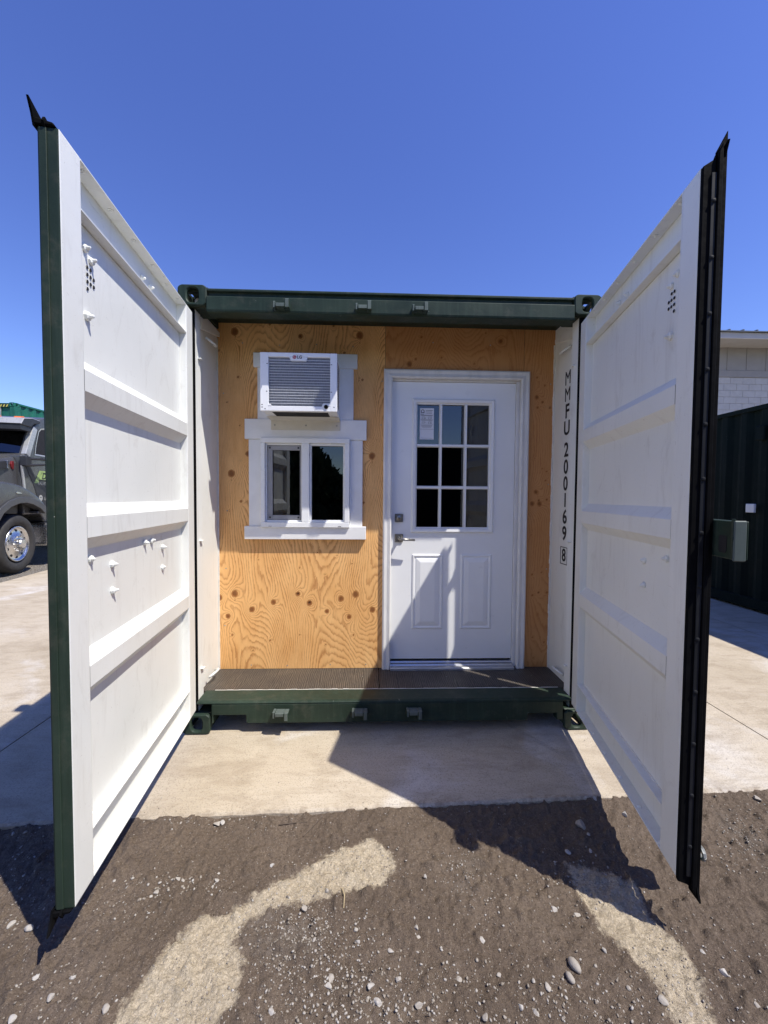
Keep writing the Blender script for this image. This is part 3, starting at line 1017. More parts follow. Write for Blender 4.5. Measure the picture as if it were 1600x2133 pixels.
for u, v, r, k in KN2:
    x, z = on_y(430 + u / 4, 1080 + v / 4, PLY)
    knL.append((x, z, r / 4 / 299.0, k))
WINDOW_HOLE = (-0.845, -0.285, 1.215, 1.775)
plywood('plywood_panel', -1.171, -0.030, FLOOR + 0.002, 2.572, knL, 301, 0.0, WINDOW_HOLE)
knH = [(on_y(u, v, PLY)[0], on_y(u, v, PLY)[1], r / 299.0, k) for u, v, r, k in ((878, 702, 4, 0), (1043, 711, 5, 0), (866, 748, 4, 0), (920, 745, 3, 1), (988, 758, 3, 1), (853, 758, 6, 0), (1012, 694, 3, 0))]
plywood('plywood_panel', -0.028, 0.938, 2.24, 2.572, knH, 407, 0.62)
knR = []
for u, v, r, k in [(1180, 160, 12, 0), (1234, 220, 12, 0), (1176, 305, 16, 0), (1218, 340, 14, 0), (1182, 378, 14, 0), (1272, 380, 14, 0), (1160, 750, 6, 1), (1248, 842, 10, 1), (1170, 990, 16, 0), (1192, 1052, 14, 1), (1248, 1046, 14, 1), (1142, 1075, 18, 0), (1196, 1076, 18, 0), (1240, 908, 10, 0), (1216, 820, 8, 0), (1135, 1300, 6, 1)]:
    x, z = on_y(780 + u / 3.478, 740 + v / 3.478, PLY)
    knR.append((x, z, r / 3.478 / 299, k))
for u, v, r, k in [(1142, 510, 10, 0), (1210, 495, 9, 1), (1188, 640, 12, 1), (1145, 660, 12, 0), (1250, 640, 12, 0), (1145, 965, 8, 0), (1228, 1000, 10, 0), (1150, 1115, 6, 0)]:
    x, z = on_y(780 + u / 3.478, 1050 + v / 3.478, PLY)
    knR.append((x, z, r / 3.478 / 299, k))
plywood('plywood_panel', 0.940, 1.157, FLOOR + 0.002, 2.572, knR, 512, 0.62)

# small brads in the plywood
brad = None
for i, (x, z) in enumerate([(-1.13, 0.5), (-1.12, 0.9), (-1.11, 1.3), (-1.0, 2.44), (-0.75, 2.43), (-0.5, 2.44), (-0.25, 2.43), (-0.05, 2.2), (-0.055, 1.9), (-1.13, 2.1), (-0.95, 0.22), (-0.7, 0.215), (-0.4, 0.22), (-0.15, 0.22), (0.3, 2.47), (0.7, 2.46), (1.13, 2.2), (1.13, 1.5), (1.13, 0.9), (0.98, 1.2)]):
    if brad is None:
        brad = MB().cyl((0, -0.0012, 0), (0, 0.001, 0), 0.0042, n=8).build('screw_head', 'worn_steel', cont, loc=(x, PLY, z))
    else:
        inst(brad, 'screw_head', cont, (x, PLY, z))

# ------------------------------------------------------------------ sliding window and its board trim
def board(name, x0, x1, z0, z1, y0, y1, parent, m='white_trim_paint', bev=0.003):
    return MB().box(x0, x1, y0, y1, z0, z1).build(name, m, parent, bevel=bev)

win = board('window', -0.865, -0.266, 1.190, 1.794, 0.448, 0.4495, cont, 'white_vinyl', 0)
bpy.data.objects.remove(win)
wf = MB()
FX0, FX1, FZ0, FZ1 = -0.868, -0.268, 1.190, 1.796
MID0, MID1 = -0.592, -0.540
for (x0, x1, z0, z1) in ((FX0, FX1, FZ1 - 0.034, FZ1), (FX0, FX1, FZ0, FZ0 + 0.036), (FX0, FX0 + 0.030, FZ0 + 0.0361, FZ1 - 0.0341), (FX1 - 0.034, FX1, FZ0 + 0.0361, FZ1 - 0.0341), (MID0, MID1, FZ0 + 0.0361, FZ1 - 0.0341)):
    wf.box(x0, x1, 0.400, 0.4545, z0, z1)
window = wf.build('window', 'white_vinyl', cont, bevel=0.003)
# fixed pane sash (right) and screen (left)
sash = MB()
RX0, RX1, RZ0, RZ1 = MID1 + 0.0005, FX1 - 0.0345, FZ0 + 0.0365, FZ1 - 0.0345
for (x0, x1, z0, z1) in ((RX0, RX1, RZ1 - 0.014, RZ1), (RX0, RX1, RZ0, RZ0 + 0.014), (RX0, RX0 + 0.012, RZ0 + 0.0141, RZ1 - 0.0141), (RX1 - 0.010, RX1, RZ0 + 0.0141, RZ1 - 0.0141)):
    sash.box(x0, x1, 0.418, 0.452, z0, z1)
sash.build('sash', 'white_vinyl', window, bevel=0.002)
MB().box(RX0 + 0.011, RX1 - 0.009, 0.438, 0.442, RZ0 + 0.013, RZ1 - 0.013).build('pane', 'window_glass', window)
LX0, LX1, LZ0, LZ1 = FX0 + 0.0305, MID0 - 0.0005, FZ0 + 0.0365, FZ1 - 0.0345
ls = MB()
for (x0, x1, z0, z1) in ((LX0, LX1, LZ1 - 0.012, LZ1), (LX0, LX1, LZ0, LZ0 + 0.012), (LX0, LX0 + 0.008, LZ0 + 0.0121, LZ1 - 0.0121), (LX1 - 0.006, LX1, LZ0 + 0.0121, LZ1 - 0.0121)):
    ls.box(x0, x1, 0.424, 0.453, z0, z1)
ls.build('sash', 'white_vinyl', window, bevel=0.002)
sc_ = MB()
SX0, SX1, SZ0, SZ1 = LX0 + 0.010, LX1 - 0.008, LZ0 + 0.014, LZ1 - 0.014
for (x0, x1, z0, z1) in ((SX0, SX1, SZ1 - 0.032, SZ1), (SX0, SX1, SZ0, SZ0 + 0.032), (SX0, SX0 + 0.034, SZ0 + 0.0321, SZ1 - 0.0321), (SX1 - 0.008, SX1, SZ0 + 0.0321, SZ1 - 0.0321)):
    sc_.box(x0, x1, 0.430, 0.440, z0, z1)
sc_.build('screen_frame', 'screen_frame_grey', window, bevel=0.0015)
for x in (SX0 + 0.002, SX1 - 0.032):
    for z in (SZ0 + 0.001, SZ1 - 0.031):
        MB().box(x, x + 0.030, 0.4265, 0.4298, z, z + 0.030).build('screen_corner', 'screen_frame_grey', window, bevel=0.003)
        MB().box(x + 0.009, x + 0.021, 0.4255, 0.4264, z + 0.009, z + 0.022).build('screen_corner_slot', 'truck_dark_trim', window)
MB().box(SX0 + 0.033, SX1 - 0.007, 0.4455, 0.4495, SZ0 + 0.031, SZ1 - 0.031).build('pane', 'window_glass', window)
for x in (-0.815, -0.345):
    MB().box(x, x + 0.022, 0.3990, 0.3999, 1.197, 1.200).build('weep_slot', 'truck_dark_trim', window)
# board trim
board('window_trim', -0.981, -0.154, 1.789, 1.9255, 0.426, 0.4548, cont)
board('window_trim', -0.956, -0.8685, 1.1968, 1.7885, 0.433, 0.4548, cont)
board('window_trim', -0.2675, -0.180, 1.1968, 1.7885, 0.433, 0.4548, cont)
board('window_trim', -0.983, -0.154, 1.107, 1.1965, 0.418, 0.4548, cont)
board('window_trim', -0.8684, -0.2676, 1.1968, 1.2028, 0.44, 0.4548, cont)
# trim above, round the air conditioner
board('window_trim', -0.922, -0.219, 2.274, 2.371, 0.428, 0.4548, cont)
board('window_trim', -0.896, -0.800, 1.926, 2.2735, 0.435, 0.4548, cont)
board('window_trim', -0.345, -0.245, 1.926, 2.2735, 0.435, 0.4548, cont)
board('window_trim', -0.7995, -0.3455, 1.926, 2.2735, 0.437, 0.4548, cont)

# ------------------------------------------------------------------ entry door
door = MB()
DX0, DX1, DZ0, DZ1 = 0.022, 0.892, 0.250, 2.205
DY = 0.476
LX = (0.199, 0.708, 1.192, 2.052)        # glass opening
# slab as a ring round the glass opening
door.box(DX0, DX1, DY, DY + 0.042, DZ0, LX[2])
door.box(DX0, DX1, DY, DY + 0.042, LX[3], DZ1)
door.box(DX0, LX[0], DY, DY + 0.042, LX[2] + 0.0001, LX[3] - 0.0001)
door.box(LX[1], DX1, DY, DY + 0.042, LX[2] + 0.0001, LX[3] - 0.0001)
entry = door.build('entry_door', 'white_door_paint', cont)
# raised lite frame
lf = MB()
def ring(b, x0, x1, z0, z1, w, y0, y1):
    """mitred frame with sloping face"""
    o = [(x0, z0), (x1, z0), (x1, z1), (x0, z1)]
    i = [(x0 + w, z0 + w), (x1 - w, z0 + w), (x1 - w, z1 - w), (x0 + w, z1 - w)]
    q = 0.3
    mo = [(a[0] + (c[0] - a[0]) * q, a[1] + (c[1] - a[1]) * q) for a, c in zip(o, i)]
    mi = [(a[0] + (c[0] - a[0]) * 0.72, a[1] + (c[1] - a[1]) * 0.72) for a, c in zip(o, i)]
    vs = [(x, y1, z) for x, z in o] + [(x, y0, z) for x, z in mo] + [(x, y0 + (y1 - y0) * 0.15, z) for x, z in mi] + [(x, y1 + 0.006, z) for x, z in i]
    fs = []
    for r in range(3):
        for k in range(4):
            j = (k + 1) % 4
            fs.append((r * 4 + k, r * 4 + j, r * 4 + 4 + j, r * 4 + 4 + k))
    b.add(vs, fs)
ring(lf, 0.160, 0.748, 1.150, 2.092, 0.040, DY - 0.016, DY + 0.0005)
lf.build('lite_frame', 'white_door_paint', entry)
gx = [0.199, 0.3555, 0.3765, 0.5325, 0.5535, 0.708]
gz = [1.192, 1.4615, 1.4835, 1.755, 1.777, 2.052]
for a, b_ in ((1, 2), (3, 4)):
    MB().prism([(gx[a] - 0.001, DY + 0.016), (gx[a] + 0.004, DY - 0.004), (gx[b_] - 0.004, DY - 0.004), (gx[b_] + 0.001, DY + 0.016)], 1.190, 2.054, 'z').build('muntin', 'white_door_paint', entry)
    MB().prism([(DY + 0.015, gz[a] - 0.001), (DY - 0.0035, gz[a] + 0.004), (DY - 0.0035, gz[b_] - 0.004), (DY + 0.015, gz[b_] + 0.001)], 0.197, 0.710, 'x').build('muntin', 'white_door_paint', entry)
for i in (0, 2, 4):
    for j in (0, 2, 4):
        MB().box(gx[i] - 0.002, gx[i + 1] + 0.002, DY + 0.018, DY + 0.021, gz[j] - 0.002, gz[j + 1] + 0.002).build('pane', 'window_glass', entry)
# lower moulded panels: stepped groove and raised field
for x0, x1 in ((0.172, 0.394), (0.518, 0.741)):
    z0, z1 = 0.464, 1.001
    b = MB()
    prof = [(0.0, 0.0), (0.006, -0.006), (0.014, -0.007), (0.018, -0.001), (0.026, -0.001), (0.031, -0.004), (0.058, -0.0105), (0.061, -0.0105)]
    vs, fs = [], []
    for ins, dy in prof:
        vs += [(x0 + ins, DY + dy - 0.0005, z0 + ins), (x1 - ins, DY + dy - 0.0005, z0 + ins), (x1 - ins, DY + dy - 0.0005, z1 - ins), (x0 + ins, DY + dy - 0.0005, z1 - ins)]
    for r in range(len(prof) - 1):
        for k in range(4):
            j = (k + 1) % 4
            fs.append((r * 4 + k, r * 4 + j, r * 4 + 4 + j, r * 4 + 4 + k))
    n = len(prof) * 4
    fs.append((n - 4, n - 3, n - 2, n - 1))
    b.add(vs, fs).build('moulded_panel', 'white_door_paint', entry)
# deadbolt, lever handle
MB().box(0.048, 0.106, DY - 0.010, DY, 1.227, 1.285).build('deadbolt_plate', 'satin_nickel', entry, bevel=0.003)
MB().lathe([(0.0, -0.022), (0.016, -0.022), (0.021, -0.018), (0.022, -0.010)], (0.077, DY, 1.256), (0, 1, 0), 20).build('deadbolt_cylinder', 'satin_nickel', entry, smooth=True)
MB().box(0.0757, 0.0783, DY - 0.0232, DY - 0.0222, 1.250, 1.262).build('keyhole', 'print_black', entry)
MB().box(0.048, 0.106, DY - 0.010, DY, 1.085, 1.143).build('handle_plate', 'satin_nickel', entry, bevel=0.003)
MB().tube([(0.077, DY - 0.008, 1.113), (0.077, DY - 0.045, 1.113), (0.082, DY - 0.056, 1.112), (0.10, DY - 0.060, 1.110), (0.185, DY - 0.060, 1.106)], [0.011, 0.010, 0.010, 0.009, 0.007], 10).build('lever_handle', 'satin_nickel', entry, smooth=True)
# jamb, casing, threshold
JM = MB()
JM.box(-0.028, 0.0195, 0.462, 0.56, FLOOR + 0.002, 2.238)
JM.box(0.8945, 0.937, 0.462, 0.56, FLOOR + 0.002, 2.238)
JM.box(0.0196, 0.8944, 0.462, 0.56, 2.2075, 2.238)
JM.build('door_jamb', 'aged_casing_paint', cont, bevel=0.002)
cp = [(-0.0, 0.0), (0.0, -0.022), (0.010, -0.028), (0.030, -0.024), (0.050, -0.030), (0.058, -0.024), (0.058, 0.0)]
def casing(kind):
    b = MB()
    if kind == 'head':
        pts0, pts1 = [], []
        for w, d in cp:
            pts0.append((-0.037 + w, PLY + d - 0.0003, 2.278 - w))
            pts1.append((0.975 - w, PLY + d - 0.0003, 2.278 - w))
        a, c = pts0, pts1
    elif kind == 'left':
        a = [(-0.037 + w, PLY + d - 0.0003, 2.2775 - w) for w, d in cp]
        c = [(-0.037 + w, PLY + d - 0.0003, FLOOR + 0.001) for w, d in cp]
    else:
        a = [(0.975 - w, PLY + d - 0.0003, 2.2775 - w) for w, d in cp]
        c = [(0.975 - w, PLY + d - 0.0003, FLOOR + 0.001) for w, d in cp]
    n = len(cp)
    b.add(a + c, [tuple(range(n)), tuple(range(n, 2 * n))[::-1]] + [(i, (i + 1) % n, n + (i + 1) % n, n + i) for i in range(n)])
    return b.build('door_casing', 'aged_casing_paint', cont)
for k in ('head', 'left', 'right'):
    casing(k)
MB().prism([(0.405, FLOOR + 0.001), (0.405, 0.206), (0.414, 0.212), (0.44, 0.214), (0.445, 0.222), (0.47, 0.224), (0.475, 0.232), (0.535, 0.234), (0.535, FLOOR + 0.001)], 0.0205, 0.8935, 'x').build('threshold', 'aluminium_sill', cont)
MB().box(0.021, 0.893, 0.50, 0.53, 0.2345, 0.2495).build('door_sweep', 'black_rubber', cont)
MB().box(-0.028, 0.937, 0.57, 0.60, FLOOR, 2.53).build('inner_room_curtain', 'dark_void', cont) if False else None
# energy sticker on the glass
MB().box(0.219, 0.318, DY + 0.0150, DY + 0.0156, 1.810, 2.028).build('window_sticker', 'sticker_paper', entry)
sticker = [o for o in cont.children_recursive if o.name.startswith('window_sticker')][0]
def srect(x0, x1, z0, z1, m='print_grey'):
    # fractions of the sticker
    ax = lambda f: 0.219 + f * 0.099
    az = lambda f: 2.028 - f * 0.218
    return (ax(x0), ax(x1), DY + 0.0144, DY + 0.0149, az(z1), az(z0))
pb = MB()
for r in ((0.05, 0.95, 0.215, 0.222), (0.05, 0.95, 0.36, 0.366), (0.05, 0.95, 0.51, 0.516), (0.03, 0.97, 0.665, 0.673), (0.36, 0.368, 0.03, 0.21), (0.08, 0.92, 0.955, 0.962), (0.42, 0.92, 0.06, 0.075), (0.42, 0.88, 0.11, 0.122), (0.45, 0.86, 0.155, 0.166), (0.10, 0.90, 0.23, 0.243), (0.10, 0.90, 0.375, 0.388), (0.10, 0.88, 0.545, 0.556), (0.12, 0.86, 0.575, 0.585), (0.16, 0.82, 0.605, 0.614), (0.05, 0.30, 0.185, 0.20),
          (0.50, 0.506, 0.255, 0.35), (0.50, 0.506, 0.40, 0.50), (0.14, 0.38, 0.268, 0.276), (0.60, 0.86, 0.268, 0.276), (0.14, 0.38, 0.412, 0.42), (0.60, 0.86, 0.412, 0.42)):
    pb.box(*srect(*r))
pb.build('sticker_print', 'print_grey', sticker)
lg = MB()
cx, cz = 0.219 + 0.2 * 0.099, 2.028 - 0.105 * 0.218
n = 14
vs, fs = [], []
outer = [(math.cos(t) * 0.0115, math.sin(t) * 0.0115 + 0.003) for t in [math.pi * k / n for k in range(n + 1)]]
inner = [(math.cos(t) * 0.0070, math.sin(t) * 0.0070 + 0.003) for t in [math.pi * k / n for k in range(n + 1)]]
yy = DY + 0.0143
for a, b_ in zip(outer, inner):
    vs += [(cx + a[0], yy, cz + a[1]), (cx + b_[0], yy, cz + b_[1])]
for k in range(n):
    fs.append((2 * k, 2 * k + 1, 2 * k + 3, 2 * k + 2))
lg.add(vs, fs)
lg.box(cx - 0.0115, cx + 0.0115, yy, yy + 0.0004, cz - 0.011, cz - 0.006)
lg.box(cx - 0.0115, cx - 0.007, yy, yy + 0.0004, cz - 0.0059, cz + 0.003)
lg.box(cx + 0.007, cx + 0.0115, yy, yy + 0.0004, cz - 0.0059, cz + 0.003)
lg.build('sticker_emblem', 'print_black', sticker)
FACE_Y = Matrix.Rotation(R(90), 4, 'X')       # text lying in XZ, read from -Y
for tx, fx, fz in (('0.28', 0.27, 0.325), ('0.27', 0.72, 0.325), ('0.37', 0.27, 0.47), ('0.36', 0.72, 0.47)):
    text_mesh('sticker_figure', tx, 0.016, 'print_black', sticker, Matrix.Translation((0.219 + fx * 0.099, DY + 0.0140, 2.028 - fz * 0.218)) @ FACE_Y, 0.0002)

# ------------------------------------------------------------------ door leaves
LEAF_W, TH = 1.114, 0.055
ZB, ZT = 0.168, 2.417
REC = 0.037

def leaf(m, hinge, lean, s0, right):
    """m=+1: left leaf (local +y inward); m=-1: right leaf"""
    ux, uy = (math.sin(lean), -math.cos(lean)) if m > 0 else (-math.sin(lean), -math.cos(lean))
    rz = math.atan2(uy, ux)
    T = lambda s, t, z: (s, m * t, z)
    def wg(n, c):                 # white where it faces the inside, green elsewhere
        return 0 if n[1] * m > 0.5 else 1
    b = MB(T)
    b.box(s0, 0.096, -TH, 0, ZB, ZT)
    b.box(1.014, LEAF_W, -TH, 0, ZB, ZT)
    def wframe(n, c):
        if n[1] * m > 0.45:
            return 0
        if (c[0] < 0.2 and n[0] > 0.5) or (0.9 < c[0] < 1.05 and n[0] < -0.5):
            return 0
        return 1
    root = b.build('door_leaf', ['white_steel_paint', 'green_steel_paint'], cont, bevel=0.005, seg=2, matfn=wframe, loc=(hinge[0], hinge[1], 0), rot=(0, 0, rz))
    root['label'] = 'left container door leaf with green free edge' if m > 0 else 'right container door leaf with black rubber edge seal'
    P0, P1 = 0.0965, 1.0135
    # pressed panel
    pr = [(0.333, -REC)]
    for z0, z1 in ((0.790, 0.857), (1.265, 1.331), (1.722, 1.787)):
        pr += [(z0 - 0.042, -REC), (z0, -0.001), (z1, -0.001), (z1 + 0.042, -REC)]
    pr += [(2.262, -REC)]
    poly = [(t, z) for z, t in pr] + [(t - 0.004, z) for z, t in reversed(pr)]
    nseg = 26
    pan = MB(T)
    n = len(pr)
    vs, fs = [], []
    wr = np.random.RandomState(5 + int(m))
    for k in range(nseg + 1):
        s = P0 + (P1 - P0) * k / nseg
        for i, (z, t) in enumerate(pr):
            dent = 0.0016 * (vnoise(np.array(s * 6.0 + 3), np.array(z * 5.0), 33 + int(m)) - 0.5) if 0 < i < n - 1 else 0
            vs.append((s, t + float(dent), z))
    for k in range(nseg):
        for i in range(n - 1):
            fs.append((k * n + i, k * n + i + 1, (k + 1) * n + i + 1, (k + 1) * n + i))
    pan.add(vs, fs)
    pan.build('door_panel', 'white_steel_paint', root)
    back = MB(T)
    back.add([(s, t - 0.006, z) for s in (P0, P1) for z, t in pr], [(i, i + 1, n + i + 1, n + i) for i in range(n - 1)])
    back.build('door_panel_outer_skin', 'green_steel_paint', root)
    # end chamfers where ribs die into the frame
    # channels
    for nm, za, zb in (('bottom_channel', ZB, 0.331), ('top_channel', 2.264, ZT)):
        c = MB(T)
        c.box(P0, P1, -TH, -TH + 0.005, za, zb)
        c.box(P0, P1, -TH + 0.0051, -0.001, za, za + 0.006)
        c.box(P0, P1, -TH + 0.0051, -0.001, zb - 0.006, zb)
        c.build(nm, ['white_steel_paint', 'green_steel_paint'], root, bevel=0.0012, matfn=lambda nn, cc: 1 if nn[1] * m < -0.5 and cc[1] * m < -TH + 0.004 else 0)
    # beads of sealant along ledges
    sb_ = MB(T)
    for k in range(40):
        s = P0 + (P1 - P0) * k / 40
        sb_.box(s, s + (P1 - P0) / 40, -REC - 0.002, -REC + 0.003 + 0.003 * rng.random(), 0.3315, 0.3355 + 0.002 * rng.random())
    sb_.build('sealant_bead', 'caulk', root)
    # bolts
    bolt = None
    def put_bolt(s, t, z, axis='t', k=1.0):
        nonlocal bolt
        if bolt is None:
            bb = MB()
            bb.lathe([(0.0, 0.026), (0.0045, 0.024), (0.009, 0.012), (0.0145, 0.009), (0.0155, 0.0), (0.0, 0.0)], (0, 0, 0), (0, 1, 0), 8)
            bolt = bb.build('bolt', 'white_steel_paint', root, loc=(s, m * t, z), rot=(rng.uniform(-0.2, 0.2), 0, 0 if m > 0 else math.pi))
        else:
            rot = {'t': (rng.uniform(-0.25, 0.25), 0, (0 if m > 0 else math.pi) + rng.uniform(-0.2, 0.2)), 'down': (R(-90), 0, 0), 'up': (R(90), 0, 0)}[axis]
            inst(bolt, 'bolt', root, (s, m * t, z), rot, (k, k * (0.5 if axis != 't' else rng.uniform(0.8, 1.1)), k))
    if m > 0:
        bl = [(0.985, 1.960), (0.862, 1.157), (0.862, 1.064), (0.428, 1.165), (0.428, 1.070), (0.990, 1.196), (0.608, 1.207), (0.542, 1.205), (0.990, 2.165), (0.958, 2.142)]
    else:
        bl = [(0.962, 1.968), (0.826, 1.160), (0.830, 1.068), (0.985, 1.192), (0.992, 2.165), (0.955, 2.142)]
    scam, perp = (2.376, 0.738) if m > 0 else (2.51, 0.755)
    rec = lambda s, z, d: (s - d * (scam - s) / perp, z + d * (z - 1.399) / perp)
    for s, z in bl:
        s, z = rec(s, z, 0.028)
        put_bolt(s, -REC, z, 't', 0.85)
    for s in (0.97, 0.80, 0.63, 0.46, 0.30, 0.16):
        put_bolt(s, -0.022, ZT - 0.0062, 'down', 0.62)
        put_bolt(s + 0.02, -0.018, ZB + 0.0062, 'up', 0.6)
    for s in (0.50, 0.42):
        put_bolt(s, -TH + 0.0055, 2.335, 't', 0.8)
    # drilled vent holes near the top free corner
    vh = None
    for i in range(3):
        for j in range(4):
            if (i, j) in ((0, 0), (1, 3), (0, 3)):
                continue
            sv, zv = rec(0.958 + i * 0.017, 2.107 - j * 0.022, 0.036)
            loc = (sv, m * (-REC + 0.0022), zv)
            if vh is None:
                vh = MB().cyl((0, 0, 0), (0, 0.0006 * m, 0), 0.0058, n=12).build('vent_hole', 'dark_void', root, loc=loc)
            else:
                inst(vh, 'vent_hole', root, loc)
    # rubber seals
    for (ta, zt, apex, se) in ((-0.060, 0.034, 0.056, 1.140), (-0.034, 0.010, 0.022, 1.118)):
        if right and ta > -0.05:
            continue
        for sgn, ze in ((1, ZT), (-1, ZB)):
            f = lambda dz: ze + sgn * dz
            MB(T).prism([(0.0, f(-0.004)), (LEAF_W + 0.004, f(-0.004)), (LEAF_W + 0.012, f(zt * 0.7)), (se, f(apex)), (LEAF_W - 0.03, f(zt)), (0.0, f(zt))], ta - 0.003, ta + 0.003, 'y').build('rubber_seal', 'black_rubber', root)
    # rubber corner block where the lips meet
    if not right:
        for sgn, ze in ((1, ZT), (-1, ZB)):
            MB(T).prism([(-0.006, ze), (-0.064, ze), (-0.062, ze + sgn * 0.020), (-0.012, ze + sgn * 0.010)], 1.06, LEAF_W + 0.006, 'x').build('rubber_corner', 'black_rubber', root, bevel=0.003)
    if right:
        g = MB(T)
        S1 = LEAF_W
        g.prism([(0.001, ZB - 0.004), (0.001, ZT - 0.006), (-0.030, ZT + 0.012), (-0.036, ZT + 0.03), (-0.036, ZB - 0.02), (-0.030, ZB - 0.012)], S1 + 0.0005, S1 + 0.014, 'x')
        g.build('edge_seal', 'black_rubber', root, bevel=0.004)
        rs = MB(T)
        rs.box(S1 + 0.0145, S1 + 0.018, -0.036, -0.022, ZB + 0.02, ZT - 0.03)
        rs.build('retainer_strip', 'retainer_strip', root, bevel=0.001)
        lip = MB(T)
        lip.prism([(-0.0365, ZB - 0.03), (-0.0365, ZT + 0.035), (-0.067, ZT + 0.096), (-0.067, ZB - 0.070)], S1 + 0.002, S1 + 0.010, 'x')
        lip.prism([(-0.0375, ZB - 0.015), (-0.0375, ZT + 0.025), (-0.050, ZT + 0.055), (-0.050, ZB - 0.04)], S1 + 0.0101, S1 + 0.022, 'x')
        lip.build('edge_seal_lip', 'black_rubber', root, bevel=0.002)
        rv = None
        for k in range(13):
            loc = (S1 + 0.018, m * -0.029, ZB + 0.12 + k * 0.168)
            if rv is None:
                rv = MB().lathe([(0.0, 0.004), (0.005, 0.003), (0.007, 0.0)], (0, 0, 0), (1, 0, 0), 8).build('rivet', 'retainer_strip', root, loc=loc)
            else:
                inst(rv, 'rivet', root, loc)
    else:
        MB(T).box(LEAF_W + 0.0003, LEAF_W + 0.0035, -TH + 0.006, -0.030, ZB + 0.004, ZT - 0.004).build('edge_strip', 'green_steel_paint', root, bevel=0.001)
    # outside gear: lock bars with cams, handles, hinges
    for s in ((0.49, 0.95) if m > 0 else (0.945,)):
        lb = MB(T).cyl((s, -0.095, ZB - 0.03), (s, -0.095, ZT + 0.03), 0.017, n=12).build('lock_bar', 'worn_steel', root, smooth=False)
        for z in (ZB - 0.055, ZT + 0.005):
            MB(T).prism([(s - 0.03, -0.125), (s + 0.045, -0.125), (s + 0.055, -0.075), (s + 0.02, -0.062), (s - 0.03, -0.070)], z, z + 0.05, 'z').build('cam_end', 'green_steel_paint', lb, bevel=0.004)
        for z in (0.30, 1.0, 1.55, 2.25):
            MB(T).box(s - 0.035, s + 0.035, -0.116, -0.056, z, z + 0.045).build('bar_bracket', 'green_steel_paint', lb, bevel=0.004)
        hz = 1.02
        MB(T).tube([(s, -0.112, hz), (s - 0.03, -0.135, hz), (s - 0.18, -0.135, hz - 0.01), (s - 0.36, -0.130, hz - 0.02), (s - 0.40, -0.120, hz - 0.02)], 0.011, 8).build('lock_handle', 'worn_steel', lb)
    if right:
        MB(T).tube([(0.98, -0.062, 0.262), (1.02, -0.075, 0.262), (1.06, -0.082, 0.250), (1.075, -0.084, 0.244)], [0.014, 0.013, 0.012, 0.010], 7).build('door_tie_back', 'worn_steel', root)
        tp = [(1.092 + 0.017 * math.cos(t), -0.086, 0.240 + 0.017 * math.sin(t)) for t in [2 * math.pi * k / 10 for k in range(11)]]
        MB(T).tube(tp, 0.006, 6).build('tie_back_ring', 'worn_steel', root)
        # lock box shroud welded to the outer face, reaching past the free edge
        lbx = MB(T)
        z0, z1 = 1.226, 1.338
        lbx.box(0.96, 1.222, -0.100, -0.094, z0, z1)
        lbx.box(1.120, 1.219, -0.071, -0.065, z0, z1)
        lbx.box(0.96, 1.219, -0.0935, -0.0715, z1 - 0.006, z1)
        shroud = lbx.build('lock_box', 'green_steel_paint', root, bevel=0.002)
        MB(T).box(1.2195, 1.2260, -0.0935, -0.060, z0 - 0.004, z1 + 0.002).build('lock_box_plate', 'sunlit_green', shroud, bevel=0.003)  # end plate in a paler green, sunlight painted in
        MB(T).tube([(1.219, -0.062, z0 + 0.004 + k * 0.0115) for k in range(11)], [0.004 + 0.002 * rng.random() for k in range(11)], 6).build('weld_bead', 'green_steel_paint', shroud)
        MB(T).prism([(1.154, z0 + 0.022), (1.154, z0 + 0.062), (1.159, z0 + 0.068), (1.184, z0 + 0.068), (1.189, z0 + 0.062), (1.189, z0 + 0.022), (1.184, z0 + 0.016), (1.159, z0 + 0.016)], -0.0645, -0.0638, 'y').build('padlock_opening', 'dark_void', shroud)
    for z in (0.42, 1.02, 1.55, 2.12):
        MB(T).box(s0 - 0.028, s0 + 0.10, -TH - 0.012, -TH - 0.001, z, z + 0.075).build('hinge', 'green_steel_paint', root, bevel=0.003)
        MB(T).cyl((s0 - 0.026, -TH - 0.012, z - 0.02), (s0 - 0.026, -TH - 0.012, z + 0.095), 0.013, n=10).build('hinge_pin', 'worn_steel', root)
    return root

left_leaf = leaf(+1, (-1.118, -0.040), math.atan2(0.121, 1.108), 0.0, False)
right_leaf = leaf(-1, (1.092, -0.003), R(10.95), 0.007, True)

# container number down the right inner wall
RZ_TXT = Matrix.Rotation(R(-90), 4, 'Z') @ Matrix.Rotation(R(90), 4, 'X')
def wall_z(u, v, xw=1.157):
    d = cam_ray(u, v)
    t = (xw - CAM_LOC[0]) / d.x
    return CAM_LOC[2] + t * d.z
for ch, u, v in (('M', 1177, 792), ('M', 1176, 826), ('F', 1176, 860), ('U', 1174, 895), ('2', 1172, 940), ('0', 1171, 975), ('0', 1171, 1009), ('1', 1170, 1043), ('6', 1169, 1077), ('9', 1168, 1111)):
    text_mesh('number_letter', ch, 0.128, 'print_black', cont, Matrix.Translation((1.1570, 0.262, wall_z(u, v))) @ RZ_TXT, 0.0006, xscale=0.80 if ch == 'M' else 0.92, bold=0.0 if ch == 'M' else 0.0028)
zt = wall_z(1166, 1155)
text_mesh('number_letter', '8', 0.115, 'print_black', cont, Matrix.Translation((1.1570, 0.262, zt)) @ RZ_TXT, 0.0006, xscale=0.92, bold=0.0025)
bx = MB()
for y0, y1, z0, z1 in ((0.215, 0.309, zt + 0.053, zt + 0.058), (0.215, 0.309, zt - 0.058, zt - 0.053), (0.215, 0.221, zt - 0.0529, zt + 0.0529), (0.303, 0.309, zt - 0.0529, zt + 0.0529)):
    bx.box(1.1562, 1.1572, y0, y1, z0, z1)
